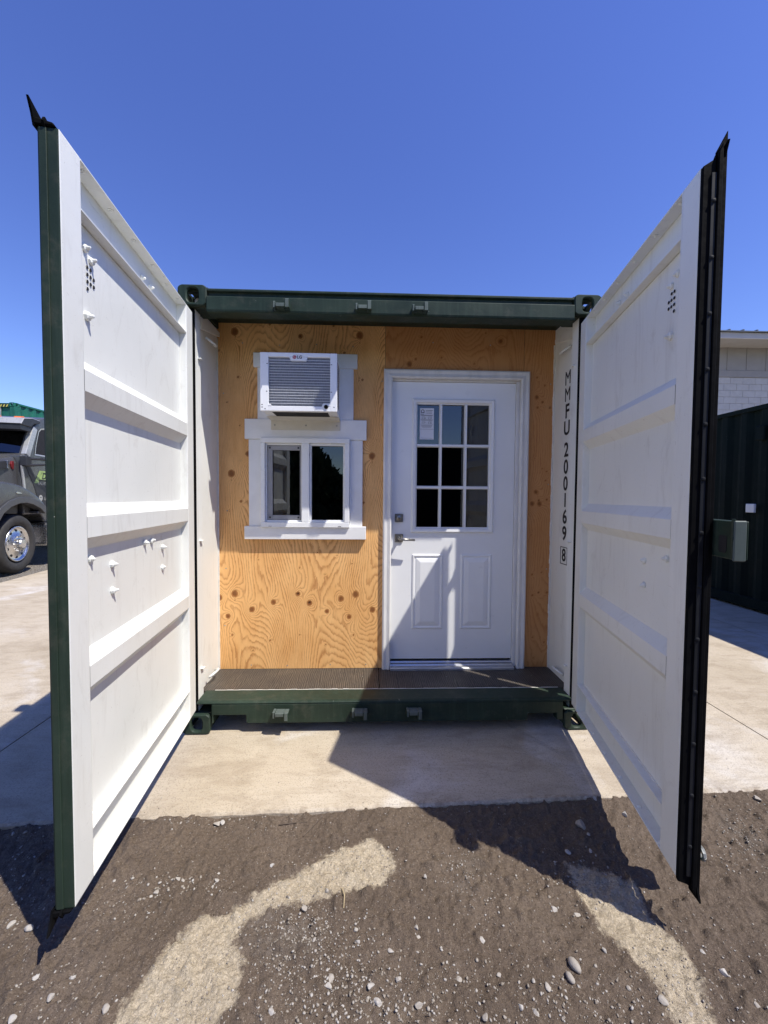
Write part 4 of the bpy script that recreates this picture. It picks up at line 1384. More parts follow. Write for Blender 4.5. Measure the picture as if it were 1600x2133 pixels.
bx.build('number_box', 'print_black', cont)

# ------------------------------------------------------------------ air conditioner
ac = empty('air_conditioner', (-0.565, PLY, 1.92))
tag(ac, 'white window air conditioner sticking out above the sliding window', 'air conditioner')
def A(b):           # world -> local
    b.v = [(p[0] + 0.565, p[1] - PLY, p[2] - 1.92) for p in b.v]
    return b
AX0, AX1, AZ0, AZ1, AY = -0.795, -0.332, 1.918, 2.268, 0.132
cs = MB()
cs.box(AX0 + 0.004, AX1 - 0.004, AY + 0.031, 0.4365, AZ0 + 0.004, AZ1 - 0.003)
A(cs).build('casing', 'white_plastic', ac, bevel=0.004)
ff = MB()
ff.box(AX0, AX0 + 0.050, AY, AY + 0.030, AZ0, AZ1)
ff.box(AX1 - 0.042, AX1, AY, AY + 0.030, AZ0, AZ1)
ff.box(AX0 + 0.0501, AX1 - 0.0421, AY, AY + 0.030, AZ1 - 0.026, AZ1)
ff.box(AX0 + 0.0501, AX1 - 0.0421, AY, AY + 0.030, AZ0, AZ0 + 0.030)
A(ff).build('front_frame', 'white_plastic', ac, bevel=0.002)
bd = MB().prism([(-0.620, AZ1 - 0.027), (-0.610, AZ1 - 0.048), (-0.520, AZ1 - 0.048), (-0.510, AZ1 - 0.027)], AY - 0.0015, AY + 0.028, 'y')
A(bd).build('badge_tab', 'white_plastic', ac, bevel=0.001)
fn = MB().box(AX0 + 0.051, AX1 - 0.043, AY + 0.022, AY + 0.029, AZ0 + 0.031, AZ1 - 0.027)
A(fn).build('condenser_grille', 'condenser_fins', ac)
for k in range(17):
    z = AZ0 + 0.046 + k * 0.0162
    if z > AZ1 - 0.030:
        break
    lv = MB().prism([(AY + 0.004, z), (AY + 0.004, z + 0.0016), (AY + 0.016, z + 0.0036), (AY + 0.016, z + 0.0020)], AX0 + 0.0502, AX1 - 0.0422, 'x')
    A(lv).build('louver', 'white_plastic' if k % 1 == 0 else 'white_plastic', ac)
cr = MB().prism([(AX1 - 0.092, AZ0 + 0.0305), (AX1 - 0.086, AZ0 + 0.046), (AX1 - 0.080, AZ0 + 0.050), (AX1 - 0.0425, AZ0 + 0.050), (AX1 - 0.0425, AZ0 + 0.0305)], AY - 0.001, AY + 0.01, 'y')
A(cr).build('corner_tab', 'white_plastic', ac, bevel=0.001)
cr = MB().prism([(AX0 + 0.0505, AZ0 + 0.0305), (AX0 + 0.0505, AZ0 + 0.042), (AX0 + 0.060, AZ0 + 0.042), (AX0 + 0.072, AZ0 + 0.0305)], AY - 0.001, AY + 0.01, 'y')
A(cr).build('corner_tab', 'white_plastic', ac, bevel=0.001)
dp = MB().cyl((AX1 - 0.066, AY - 0.005, AZ0 + 0.028), (AX1 - 0.066, AY + 0.003, AZ0 + 0.028), 0.0125, n=18)
A(dp).build('drain_plug', 'black_rubber', ac)
for x, z in ((AX0 + 0.043, 2.20), (AX1 - 0.034, 2.20), (AX0 + 0.040, 2.035), (AX1 - 0.034, 2.035), (AX0 + 0.012, 1.955), (AX0 + 0.012, 1.940), (AX1 - 0.018, 1.945), (AX0 + 0.03, 1.930)):
    sl = MB().box(x - 0.004, x + 0.004, AY - 0.0008, AY + 0.001, z - 0.0022, z + 0.0022)
    A(sl).build('clip_slot', 'print_grey', ac)
# side louvres (right side)
for k in range(22):
    z = AZ0 + 0.05 + k * 0.0125
    sl = MB().box(AX1 - 0.0042, AX1 - 0.0032, AY + 0.06, AY + 0.20, z, z + 0.006)
    A(sl).build('side_vent_slot', 'print_grey', ac)
# underside opening and support bracket
uo = MB().box(AX0 + 0.06, AX1 - 0.06, AY + 0.05, AY + 0.24, AZ0 + 0.0028, AZ0 + 0.0045)
A(uo).build('base_opening', 'dark_void', ac)
LO = Matrix.Translation((0.565, -PLY, -1.92))
lc = MB().lathe([(0.0, -0.0012), (0.0112, -0.0012), (0.0112, 0.0)], (-0.589, AY - 0.0016, AZ1 - 0.027), (0, 1, 0), 24)
logo = A(lc).build('logo_disc', 'logo_red', ac)
# face lines inside the disc
lm = MB()
c0 = (-0.589, AZ1 - 0.027)
pts = [(c0[0] + 0.0080 * math.cos(t), AY - 0.0031, c0[1] + 0.0080 * math.sin(t)) for t in [R(a) for a in range(60, 361, 20)]]
lm.tube(pts + [(c0[0] + 0.002, AY - 0.0031, c0[1])], 0.0007, 5)
lm.tube([(c0[0] - 0.001, AY - 0.0031, c0[1] + 0.0045), (c0[0] - 0.001, AY - 0.0031, c0[1] - 0.004), (c0[0] + 0.002, AY - 0.0031, c0[1] - 0.004)], 0.0007, 5)
lm.cyl((c0[0] - 0.0042, AY - 0.0034, c0[1] + 0.003), (c0[0] - 0.0042, AY - 0.0026, c0[1] + 0.003), 0.0012, n=8)
A(lm).build('logo_mark', 'white_plastic', logo)
text_mesh('logo_letters', 'LG', 0.0255, 'print_grey', ac, LO @ Matrix.Translation((-0.5585, AY - 0.0020, AZ1 - 0.0275)) @ FACE_Y, 0.0004, bold=0.0006)
br = MB()
br.prism([(0.4195, 1.852), (0.4195, 1.914), (0.300, 1.917), (0.300, 1.9195), (0.4245, 1.9195), (0.4245, 1.852)], -0.801, -0.334, 'x')
brk = br.build('support_bracket', 'bracket_cream', cont, bevel=0.001)
for x in (-0.776, -0.566, -0.358):
    MB().lathe([(0.0, -0.0045), (0.004, -0.004), (0.0055, 0.0)], (x, 0.4192, 1.884), (0, 1, 0), 10).build('screw', 'worn_steel', brk)

# ------------------------------------------------------------------ other shipping containers
def plain_container(name, loc, rz, ht, mname, keepers=False, hazard=False, doors_front=True, length=6.058):
    root = empty(name, loc, rz)
    for sx in (-1, 1):
        for y, sy in ((0.0, 1), (length, -1)):
            casting(root, sx * W2, y, ht, -sx, sy, mname)
            casting(root, sx * W2, y, 0.0, -sx, sy, mname, top=False)
            MB().box(min(sx * 1.07, sx * 1.216), max(sx * 1.07, sx * 1.216), y + (0.01 if sy > 0 else -0.16), y + (0.16 if sy > 0 else -0.01), 0.1185, ht - 0.1185).build('corner_post', mname, root, bevel=0.005)
        corrugated(0.165, length - 0.165, 0.16, ht - 0.062, 0.278, 0.036, lambda a, d, z, s=sx: (s * (1.205 - d), a, z), 'side_wall', mname, root)
        MB().box(min(sx * 1.16, sx * 1.218), max(sx * 1.16, sx * 1.218), 0.18, length - 0.18, ht - 0.062, ht - 0.006).build('roof_rail', mname, root, bevel=0.004)
        MB().box(min(sx * 1.15, sx * 1.2185), max(sx * 1.15, sx * 1.2185), 0.18, length - 0.18, 0.03, 0.16).build('bottom_rail', mname, root, bevel=0.004)
    MB().box(-1.157, 1.157, 0.09, length - 0.09, ht - 0.05, ht - 0.03).build('roof_panel', mname, root)
    MB().box(-1.14, 1.14, 0.09, length - 0.09, 0.12, 0.16).build('floor_panel', mname, root)
    corrugated(-1.065, 1.065, 0.16, ht - 0.11, 0.28, 0.036, lambda a, d, z: (a, length - 0.03 - d, z), 'end_wall', mname, root)
    MB().prism([(0.105, ht - 0.151), (0.0, ht - 0.151), (-0.004, ht - 0.139), (-0.004, ht - 0.065), (0.022, ht - 0.057), (0.022, ht - 0.035), (0.004, ht - 0.033), (0.004, ht - 0.025), (0.105, ht - 0.025)], -1.057, 1.057, 'x').build('door_header', mname, root)
    MB().box(-1.057, 1.057, 0.005, 0.09, 0.06, 0.19).build('door_sill', mname, root, bevel=0.004)
    for x0, x1 in ((-1.06, -0.004), (0.004, 1.06)):
        dl = MB().box(x0, x1, 0.04, 0.08, 0.195, ht - 0.155).build('door_leaf', mname, root, bevel=0.004)
        for s in (0.3, 0.75):
            x = x0 + (x1 - x0) * s
            MB().cyl((x, 0.012, 0.16), (x, 0.012, ht - 0.12), 0.017, n=10).build('lock_bar', 'worn_steel', dl)
    if keepers:
        for x in (-0.63, -0.172, 0.148, 0.60):
            MB().box(x - 0.045, x + 0.045, -0.06, -0.006, ht - 0.13, ht - 0.085).build('lock_keeper', 'worn_steel', root, bevel=0.004)
    if hazard:
        for side in (-1, 1):
            hz = MB()
            x0 = side * 0.87 - 0.18
            hzp = MB().box(x0, x0 + 0.36, -0.0065, -0.0045, ht - 0.138, ht - 0.066).build('hazard_marking', 'print_black', root)
            for k in range(4):
                a = x0 + 0.01 + k * 0.09
                hz.prism([(a, ht - 0.136), (a + 0.04, ht - 0.136), (a + 0.075, ht - 0.068), (a + 0.035, ht - 0.068)], -0.0085, -0.0066, 'y')
            hz.build('hazard_stripe', 'hazard_yellow', hzp)
    return root

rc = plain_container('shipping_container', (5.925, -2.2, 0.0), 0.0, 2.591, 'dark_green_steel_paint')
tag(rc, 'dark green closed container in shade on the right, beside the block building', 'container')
vb = MB().box(4.665, 4.705, 2.40, 2.52, 2.14, 2.32)
vb.v = [(p[0] - 5.925, p[1] + 2.2, p[2]) for p in vb.v]
vbx = vb.build('vent_cover', 'dark_green_steel_paint', rc, bevel=0.01)
jb = MB().box(4.672, 4.704, 2.50, 2.615, 1.245, 1.355)
jb.v = [(p[0] - 5.925, p[1] + 2.2, p[2]) for p in jb.v]
jb.build('wall_plate', 'white_vinyl', rc, bevel=0.006)

tc = plain_container('shipping_container', (-12.15, 10.25, 1.30), 0.0, 2.896, 'bright_green_steel_paint', keepers=True, hazard=True)
tag(tc, 'bright green container raised on a trailer behind the grey truck', 'container')
bc = plain_container('shipping_container', (6.15, -8.9, -0.02), R(90), 2.896, 'dark_green_steel_paint')
tag(bc, 'dark green container reflected in the panes of the entry door', 'container')

# ------------------------------------------------------------------ flatbed trailer under the raised container
tr = empty('flatbed_trailer', (-12.15, 10.1, 0))
tag(tr, 'low flatbed trailer carrying the bright green container', 'trailer')
MB().box(-1.22, 1.22, 0.0, 6.6, 1.18, 1.298).build('deck', 'truck_dark_trim', tr, bevel=0.01)
for x in (-0.5, 0.5):
    MB().box(x - 0.06, x + 0.06, 0.1, 6.5, 0.85, 1.179).build('frame_rail', 'truck_dark_trim', tr, bevel=0.006)
for y in (4.4, 5.7):
    MB().cyl((-1.0, y, 0.5), (1.0, y, 0.5), 0.06, n=10).build('axle', 'truck_dark_trim', tr)
    for x in (-1.0, 1.0):
        w = MB().lathe([(0.30, -0.15), (0.46, -0.16), (0.51, -0.12), (0.51, 0.12), (0.46, 0.16), (0.30, 0.15)], (x, y, 0.49), (1, 0, 0), 28).build('wheel', 'tyre_rubber', tr)
        MB().lathe([(0.0, 0.06), (0.18, 0.05), (0.30, 0.13)], (x, y, 0.49), (1 if x > 0 else -1, 0, 0), 24).build('rim', 'worn_steel', w)
for x in (-0.6, 0.6):
    MB().box(x - 0.05, x + 0.05, 0.9, 1.0, 0.0, 0.849).build('landing_leg', 'truck_dark_trim', tr)

# ------------------------------------------------------------------ block building
bd_ = empty('block_building', (9.0, 9.78, 0))
tag(bd_, 'pale painted block building with metal roof behind the dark container', 'building')
BX0, BX1 = -3.5, 9.0
MB().box(BX0, BX1, 0.02, 6.0, 0, 5.40).build('wall', 'mortar', bd_)
mb = MB().box(-0.1975, 0.1975, -0.09, 0.0195, 0.0025, 0.1975)
bsrc = mb.build('block', 'block_paint', bd_, bevel=0.004, loc=(0, 0, 0))
bsrc.location = (0.0, 0.09, 3.4)
placed = [(0.0, 3.4)]
for c in range(13, 26):
    for k in range(-9, 12):
        x = k * 0.4 + (0.2 if c % 2 else 0.0)
        if (abs(x) < 1e-6 and c == 17):
            continue
        inst(bsrc, 'block', bd_, (x + rng.uniform(-0.001, 0.001), 0.09 + rng.uniform(-0.002, 0.002), c * 0.2))
bb = MB().box(BX0, BX1, -0.03, 0.0199, 5.203, 5.405)
bb.build('belly_band', 'siding_grey', bd_, bevel=0.004)
for k in range(-3, 13):
    x = k * 0.62
    MB().box(x + 0.004, x + 0.616, -0.020, 0.0195, 5.41, 6.10).build('siding_panel', 'siding_grey', bd_, bevel=0.002)
    MB().box(x - 0.020, x + 0.020, -0.036, -0.0201, 5.41, 6.10).build('batten', 'siding_grey', bd_, bevel=0.002)
MB().box(BX0, BX1, 0.021, 5.9, 5.401, 6.10).build('upper_wall', 'siding_grey', bd_)
MB().box(BX0 - 0.3, BX1 + 0.3, -0.75, 6.3, 6.101, 6.13).build('soffit', 'fascia_paint', bd_)
MB().box(BX0 - 0.3, BX1 + 0.3, -0.80, -0.751, 6.06, 6.235).build('fascia_board', 'fascia_paint', bd_, bevel=0.004)
rf = MB().prism([(-0.86, 6.237), (-0.86, 6.265), (3.0, 6.70), (6.4, 6.30), (6.4, 6.27), (3.0, 6.67)], BX0 - 0.35, BX1 + 0.35, 'x').build('roof', 'roof_metal', bd_)
for k in range(32):
    x = BX0 - 0.3 + k * 0.41
    MB().prism([(-0.862, 6.2655), (-0.862, 6.30), (3.0, 6.735), (3.0, 6.7005)], x, x + 0.035, 'x').build('roof_rib', 'roof_metal', rf)

# ------------------------------------------------------------------ grey truck
trk = empty('truck', (-6.35, 4.9, 0.0), math.atan2(0.98, -0.2))
tag(trk, 'charcoal grey heavy truck with chrome wheel parked at the left', 'truck')
# local: x = towards its tail, y = across (0 near side), z up
fr_out = [(-0.98, 0.80), (-0.93, 1.20), (-0.80, 1.44), (-0.60, 1.57), (-0.38, 1.62), (-0.12, 1.60), (0.10, 1.56), (0.34, 1.48), (0.58, 1.37), (0.76, 1.25), (0.90, 1.13), (0.92, 1.08)]
fr_in = [(0.80, 1.06), (0.64, 1.17), (0.42, 1.25), (0.22, 1.285), (0.02, 1.28), (-0.22, 1.22), (-0.42, 1.11), (-0.55, 0.96), (-0.61, 0.80)]
MB().prism(fr_out + fr_in, -0.03, 0.46, 'y').build('fender', 'truck_paint', trk, bevel=0.05, seg=3, smooth=True)
off = lambda p, k: (0.1 + (p[0] - 0.1) * k, 0.5 + (p[1] - 0.5) * k)
lip = [off(p, 1.10) for p in fr_in] + [off(p, 0.955) for p in reversed(fr_in)]
MB().prism(lip, -0.055, 0.10, 'y').build('fender_lip', 'truck_fender_plastic', trk, bevel=0.012, seg=2)
MB().box(0.62, 0.95, 0.0, 0.35, 1.045, 1.085).build('step_bracket', 'truck_fender_plastic', trk, bevel=0.006)
MB().prism([off(p, 0.95) for p in fr_in] + [(-0.45, 0.8), (0.6, 0.9)], 0.40, 0.45, 'y').build('wheel_well', 'dark_void', trk)
TK = lambda x, y, z: (x + 0.17, y, z)
TK2 = lambda x, y, z: (x + 0.29, y, z)
hood = MB(TK)
secs = [(-1.25, 0.52, 1.88, 1.05, 1.62), (-0.9, 0.42, 1.98, 1.05, 1.83), (-0.4, 0.34, 2.06, 1.05, 1.98), (0.0, 0.26, 2.14, 1.05, 2.09), (0.24, 0.20, 2.20, 1.05, 2.14)]
vs, fs = [], []
for s, w0, w1, z0, z1 in secs:
    vs += [(s, w0, z0), (s, w0, z1 - 0.16), (s, w0 + 0.05, z1 - 0.05), (s, w0 + 0.22, z1), (s, w1 - 0.22, z1), (s, w1 - 0.05, z1 - 0.05), (s, w1, z1 - 0.16), (s, w1, z0)]
for k in range(len(secs) - 1):
    for i in range(8):
        j = (i + 1) % 8
        fs.append((k * 8 + i, k * 8 + j, k * 8 + 8 + j, k * 8 + 8 + i))
fs += [tuple(range(8))[::-1], tuple(range(32, 40))]
hood.add(vs, fs).build('hood', 'truck_paint', trk, bevel=0.015, seg=2)
MB().box(-1.29, -1.251, 0.62, 1.78, 1.06, 1.55).build('radiator_grille', 'chrome', trk, bevel=0.01)
MB().box(-1.50, -1.30, 0.05, 2.35, 0.45, 0.80).build('front_bumper', 'chrome', trk, bevel=0.03, seg=2)
for w in (0.25, 2.05):
    MB().box(-1.02, -0.985, w, w + 0.32, 0.95, 1.15).build('headlight', 'window_glass', trk, bevel=0.02)
# hood side vent with red emblem and chrome end
MB(TK2).prism([(-0.62, 1.80), (-0.62, 1.92), (-0.10, 2.00), (-0.10, 1.865)], 0.225, 0.262, 'y').build('side_vent', 'truck_dark_trim', trk, bevel=0.004)
MB(TK2).prism([(-0.10, 1.862), (-0.10, 2.003), (-0.055, 2.008), (-0.055, 1.868)], 0.222, 0.262, 'y').build('vent_end_cap', 'chrome', trk, bevel=0.004)
MB(TK2).prism([(-0.005, 1.89), (-0.02, 1.95), (0.0, 2.005), (0.045, 2.01), (0.055, 1.96), (0.045, 1.90), (0.05, 1.86), (0.01, 1.86)], 0.205, 0.235, 'y').build('emblem', 'emblem_red', trk, bevel=0.004)
cabp = [(0.26, 1.02), (0.245, 2.13), (0.38, 2.16), (0.64, 2.72), (0.86, 2.90), (1.10, 2.97), (2.05, 2.98), (2.12, 2.85), (2.12, 0.85), (0.95, 0.85), (0.80, 1.02)]
MB(TK).prism(cabp, 0.13, 2.27, 'y').build('cab', 'truck_paint', trk, bevel=0.035, seg=3)
# A pillars and windscreen
def slope(s0, z0, s1, z1, k):
    return (s0 + (s1 - s0) * k, z0 + (z1 - z0) * k)
nxs, nzs = -0.907, 0.42
def scr_pt(k, w, dpt):
    s, z = slope(0.38, 2.16, 0.64, 2.72, k)
    return (s + nxs * dpt, w, z + nzs * dpt)
ws = MB(TK)
wl = [0.24, 0.5, 0.9, 1.2, 1.5, 1.9, 2.16]
bulge = [0.004, 0.05, 0.085, 0.092, 0.085, 0.05, 0.004]
vs = [scr_pt(k, w, bl) for k in (0.02, 1.0) for w, bl in zip(wl, bulge)]
ws.add(vs, [(i, i + 1, 8 + i, 7 + i) for i in range(6)])
ws.build('windscreen', 'truck_glass', trk, smooth=True)
for w in (0.125, 2.19):
    a, b_, c, d = scr_pt(0.0, w, 0.012), scr_pt(0.0, w + 0.085, 0.012), scr_pt(1.0, w + 0.085, 0.012), scr_pt(1.0, w, 0.012)
    e, f, g, h = scr_pt(0.0, w, -0.12), scr_pt(0.0, w + 0.085, -0.05), scr_pt(1.0, w + 0.085, -0.05), scr_pt(1.0, w, -0.12)
    MB(TK).add([a, b_, c, d, e, f, g, h], [(0, 1, 2, 3), (7, 6, 5, 4), (0, 4, 5, 1), (1, 5, 6, 2), (2, 6, 7, 3), (3, 7, 4, 0)]).build('windscreen_pillar', 'truck_pillar_grey', trk, bevel=0.012, seg=2)
# visor
MB(TK).prism([(0.22, 2.685), (0.20, 2.70), (0.30, 2.82), (0.55, 2.865), (0.80, 2.855), (0.80, 2.80), (0.62, 2.76), (0.50, 2.68)], 0.10, 2.30, 'y').build('sun_visor', ['truck_pillar_grey', 'truck_dark_trim'], trk, bevel=0.01, matfn=lambda n, c: 0 if n[2] > 0.3 and c[2] > 2.70 else 1)  # lighter grey on top is a painted highlight
MB(TK).box(0.22, 0.52, 0.12, 2.28, 2.60, 2.6845).build('visor_shade', 'truck_dark_trim', trk)
for w in (0.42, 0.8, 1.2, 1.6, 1.98):
    MB(TK).prism([(0.66, 2.862), (0.69, 2.91), (0.78, 2.925), (0.86, 2.90), (0.90, 2.862)], w - 0.06, w + 0.06, 'y').build('roof_marker_lamp', 'amber_lens', trk, bevel=0.008)
# door: shut line, window, handle, painted shadow band, decals
DWY = 0.1285
dw = [(0.665, 2.19), (0.70, 2.36), (0.795, 2.63), (0.86, 2.685), (0.98, 2.71), (1.62, 2.72), (1.62, 2.19)]
fr = MB(TK)
o2 = [(0.5 * 0 + p[0] + (p[0] - 1.15) * 0.07, p[1] + (p[1] - 2.44) * 0.10) for p in dw]
n = len(dw)
fr.add([(p[0], DWY - 0.006, p[1]) for p in o2] + [(p[0], DWY - 0.002, p[1]) for p in dw], [(i, (i + 1) % n, n + (i + 1) % n, n + i) for i in range(n)])
fr.build('door_window_frame', 'truck_pillar_grey', trk)
MB(TK).prism(dw, DWY - 0.0012, DWY + 0.0008, 'y').build('door_window', 'truck_glass_dark', trk) if 'truck_glass_dark' in MATS else MB(TK).prism(dw, DWY - 0.0012, DWY + 0.0008, 'y').build('door_window', 'dark_void', trk)
MB(TK).prism([(0.33, 1.98), (0.47, 1.98), (0.72, 1.60), (0.92, 1.12), (0.80, 1.12), (0.60, 1.56)], DWY - 0.004, DWY, 'y').build('cowl_shadow_band', 'truck_dark_trim', trk)  # mirror arm shadow painted as a dark band, with the recess step
MB(TK).prism([(0.60, 1.595), (0.74, 1.60), (1.70, 1.60), (1.70, 1.10), (0.86, 1.10)], DWY - 0.003, DWY + 0.0002, 'y').build('lower_door_panel', 'truck_dark_trim', trk)
MB(TK).prism([(0.20, 1.94), (0.255, 1.94), (0.315, 1.50), (0.265, 1.48)], 0.105, 0.13, 'y').build('cowl_strip', 'truck_pillar_grey', trk, bevel=0.004)
MB(TK).prism([(0.80, 2.105), (0.84, 2.14), (1.75, 2.14), (1.75, 2.10), (0.86, 2.085)], DWY - 0.012, DWY, 'y').build('window_ledge', 'truck_dark_trim', trk)
for z0, z1 in ((2.07, 2.075), (1.95, 1.99)):
    MB(TK).tube([(0.22, 0.10, z0), (0.40, 0.02, z0 + 0.005), (0.75, -0.10, z1 + 0.01), (1.05, -0.22, z1 + 0.01)], [0.030, 0.024, 0.018, 0.018], 8).build('mirror_arm', 'truck_dark_trim', trk)
MB(TK).box(0.20, 0.36, 0.03, 0.14, 1.93, 2.11).build('mirror_mount', 'truck_dark_trim', trk, bevel=0.01)
MB(TK).box(0.98, 1.10, -0.40, -0.18, 1.75, 2.30).build('mirror_housing', 'truck_dark_trim', trk, bevel=0.02, seg=2)
# decals on the door
dy = DWY - 0.0042
d1 = MB(TK)
d1.prism([(0.60, 1.625), (0.79, 1.875), (1.75, 1.875), (1.94, 1.625), (1.80, 1.625), (1.69, 1.84), (0.84, 1.84), (0.745, 1.66), (0.745, 1.625)], dy - 0.0004, dy + 0.0035, 'y')
d1.prism([(0.76, 1.70), (0.86, 1.83), (1.64, 1.83), (1.72, 1.70)], dy + 0.0004, dy + 0.0036, 'y')
dec = d1.build('door_decal', 'decal_green', trk)
TX = Matrix.Rotation(R(90), 4, 'X')
text_mesh('decal_letter', 'D', 0.17, 'print_black', dec, Matrix.Translation((1.085, dy - 0.001, 1.765)) @ TX, 0.0004, shear=0.3, xscale=1.1, bold=0.004)
MB(TK).box(0.75, 1.70, dy - 0.0012, dy - 0.0006, 1.668, 1.690).build('decal_bar', 'print_black', dec)
text_mesh('decal_letter', 'IUNAC', 0.085, 'decal_grey', dec, Matrix.Translation((1.000, dy - 0.0012, 1.617)) @ TX, 0.0004, shear=0.3)
em = MB(TK).lathe([(0.0, -0.0008), (0.062, -0.0008), (0.062, 0.0)], (0.80, dy + 0.0005, 1.335), (0, 1, 0), 24).build('door_emblem', 'decal_grey', trk)
MB(TK).box(0.765, 0.835, dy - 0.0012, dy - 0.0006, 1.342, 1.352).build('emblem_print', 'truck_dark_trim', em)
text_mesh('decal_letter', 'U', 0.09, 'decal_grey', dec, Matrix.Translation((1.105, dy - 0.0002, 1.318)) @ TX, 0.0004, shear=0.35)
fb = MB().prism([(-0.06, 1.435), (-0.03, 1.452), (0.09, 1.435), (0.11, 1.418), (-0.02, 1.415)], -0.040, -0.028, 'y').build('fender_badge', 'chrome', trk, bevel=0.002)
# wheels
def truck_wheel(s, w, out):
    d = (0, out, 0)
    wh = MB().lathe([(0.31, -0.05), (0.37, 0.015), (0.45, 0.022), (0.495, 0.005), (0.518, -0.03), (0.522, -0.10), (0.522, -0.20), (0.50, -0.27), (0.40, -0.29), (0.31, -0.26)], (s, w, 0.522), d, 44).build('wheel', 'tyre_rubber', trk, smooth=True)
    MB().lathe([(0.318, -0.01), (0.312, 0.004), (0.296, 0.006), (0.285, -0.020), (0.262, -0.032), (0.215, -0.020), (0.155, 0.004), (0.150, 0.010), (0.135, 0.012)], (s, w, 0.522), d, 44).build('rim', 'chrome', wh, smooth=True)
    MB().lathe([(0.150, 0.008), (0.120, 0.012), (0.092, 0.020), (0.088, 0.065), (0.075, 0.085), (0.0, 0.090)], (s, w, 0.522), d, 28).build('hub', 'chrome', wh)
    for k in range(10):
        t = 2 * math.pi * (k + 0.5) / 10
        c = (s + 0.236 * math.cos(t), w + out * -0.0265, 0.522 + 0.236 * math.sin(t))
        MB().cyl(c, (c[0], c[1] + out * 0.006, c[2]), 0.024, n=14).build('hand_hole', 'dark_void', wh)
        t = 2 * math.pi * k / 10
        c = (s + 0.132 * math.cos(t), w + out * 0.010, 0.522 + 0.132 * math.sin(t))
        MB().cyl(c, (c[0], c[1] + out * 0.045, c[2]), 0.017, 0.012, n=6).build('lug_nut', 'chrome', wh)
    return wh
truck_wheel(0.10, 0.04, -1)
truck_wheel(0.10, 2.36, 1)
for s in (4.3, 5.6):
    truck_wheel(s, 0.04, -1)
    truck_wheel(s, 2.36, 1)
for w in (0.72, 1.58):
    MB().box(-1.25, 6.4, w, w + 0.10, 0.62, 0.90).build('chassis_rail', 'truck_dark_trim', trk)
MB().box(0.95, 2.1, 0.0, 0.55, 0.38, 0.84).build('fuel_tank', 'chrome', trk, bevel=0.08, seg=3)
MB().box(2.3, 6.6, 0.0, 2.4, 1.02, 1.14).build('deck', 'truck_dark_trim', trk, bevel=0.01)

# ------------------------------------------------------------------ conifers seen only as reflections in the window
def conifer(loc, h, r, seed, label):
    rs = np.random.RandomState(seed)
    root = empty('cypress_tree', loc)
    tag(root, label, 'tree', 'trees behind the photographer')
    tk = MB()
    tk.tube([(0, 0, -0.05), (0.03, 0.02, h * 0.3), (0.0, 0.03, h * 0.65), (0.01, 0, h * 0.97)], [0.14, 0.11, 0.06, 0.015], 8)
    tk.build('trunk', 'bark', root)
    vs, fs = [], []
    n = 5200
    zf = 0.04 + 0.96 * rs.rand(n) ** 1.1
    for i in range(n):
        z = zf[i] * h
        env = r * min(1.0, (1.02 - zf[i]) * 2.0) * min(1, zf[i] * 7 + 0.25) * (0.8 + 0.35 * math.sin(zf[i] * 23 + rs.rand() * 0.8))
        a = rs.rand() * 2 * math.pi
        rad = env * (0.35 + 0.65 * math.sqrt(rs.rand()))
        c = Vector((math.cos(a) * rad, math.sin(a) * rad, z))
        d = Vector((math.cos(a) * 0.5 + rs.randn() * 0.3, math.sin(a) * 0.5 + rs.randn() * 0.3, 1.0)).normalized()
        u = d.orthogonal().normalized()
        u.rotate(Matrix.Rotation(rs.rand() * 6.28, 3, d))
        L, wd = 0.16 + 0.16 * rs.rand(), 0.07 + 0.05 * rs.rand()
        o = len(vs)
        vs += [tuple(c - u * wd), tuple(c + u * wd), tuple(c + d * L + u * wd * 0.2), tuple(c + d * L - u * wd * 0.2)]
        fs.append((o, o + 1, o + 2, o + 3))
    MB().add(vs, fs).build('crown', 'conifer_leaf', root, recalc=False)
conifer((-2.15, -8.8, -0.03), 6.4, 0.80, 3, 'tall dark cypress reflected in the right window pane, nearest the container')
conifer((-3.6, -9.6, -0.03), 7.2, 1.0, 4, 'tallest dark cypress reflected in the window panes')
conifer((-1.75, -14.5, -0.03), 2.4, 1.3, 5, 'low cypress standing in for the dark hill reflected beside the tall ones')  # unseen tree added in place of the reflected hill

# ------------------------------------------------------------------ stones and gravel
def ico(sub=1):
    bm = bmesh.new()
    bmesh.ops.create_icosphere(bm, subdivisions=sub, radius=1)
    vs = np.array([v.co[:] for v in bm.verts])
    fs = [tuple(v.index for v in f.verts) for f in bm.faces]
    bm.free()
    return vs, fs
ICO1, ICO1F = ico(1)
ICO2, ICO2F = ico(2)

def pebble(rs, size, big=False):
    V = (ICO2 if big else ICO1).copy()
    for _ in range(5 if big else 4):
        nrm = rs.randn(3)
        nrm /= np.linalg.norm(nrm)
        dcut = rs.uniform(0.32, 0.75)
        e = V @ nrm - dcut
        V -= np.outer(np.clip(e, 0, None), nrm) * 0.9
    V *= np.array([1.0, rs.uniform(0.6, 0.9), rs.uniform(0.4, 0.65)]) * (1 + 0.05 * rs.randn(len(V), 1))
    a = rs.rand() * 6.28
    M = np.array([[math.cos(a), -math.sin(a), 0], [math.sin(a), math.cos(a), 0], [0, 0, 1]])
    t = rs.randn() * 0.25
    M = M @ np.array([[1, 0, 0], [0, math.cos(t), -math.sin(t)], [0, math.sin(t), math.cos(t)]])
    return (V @ M.T) * size

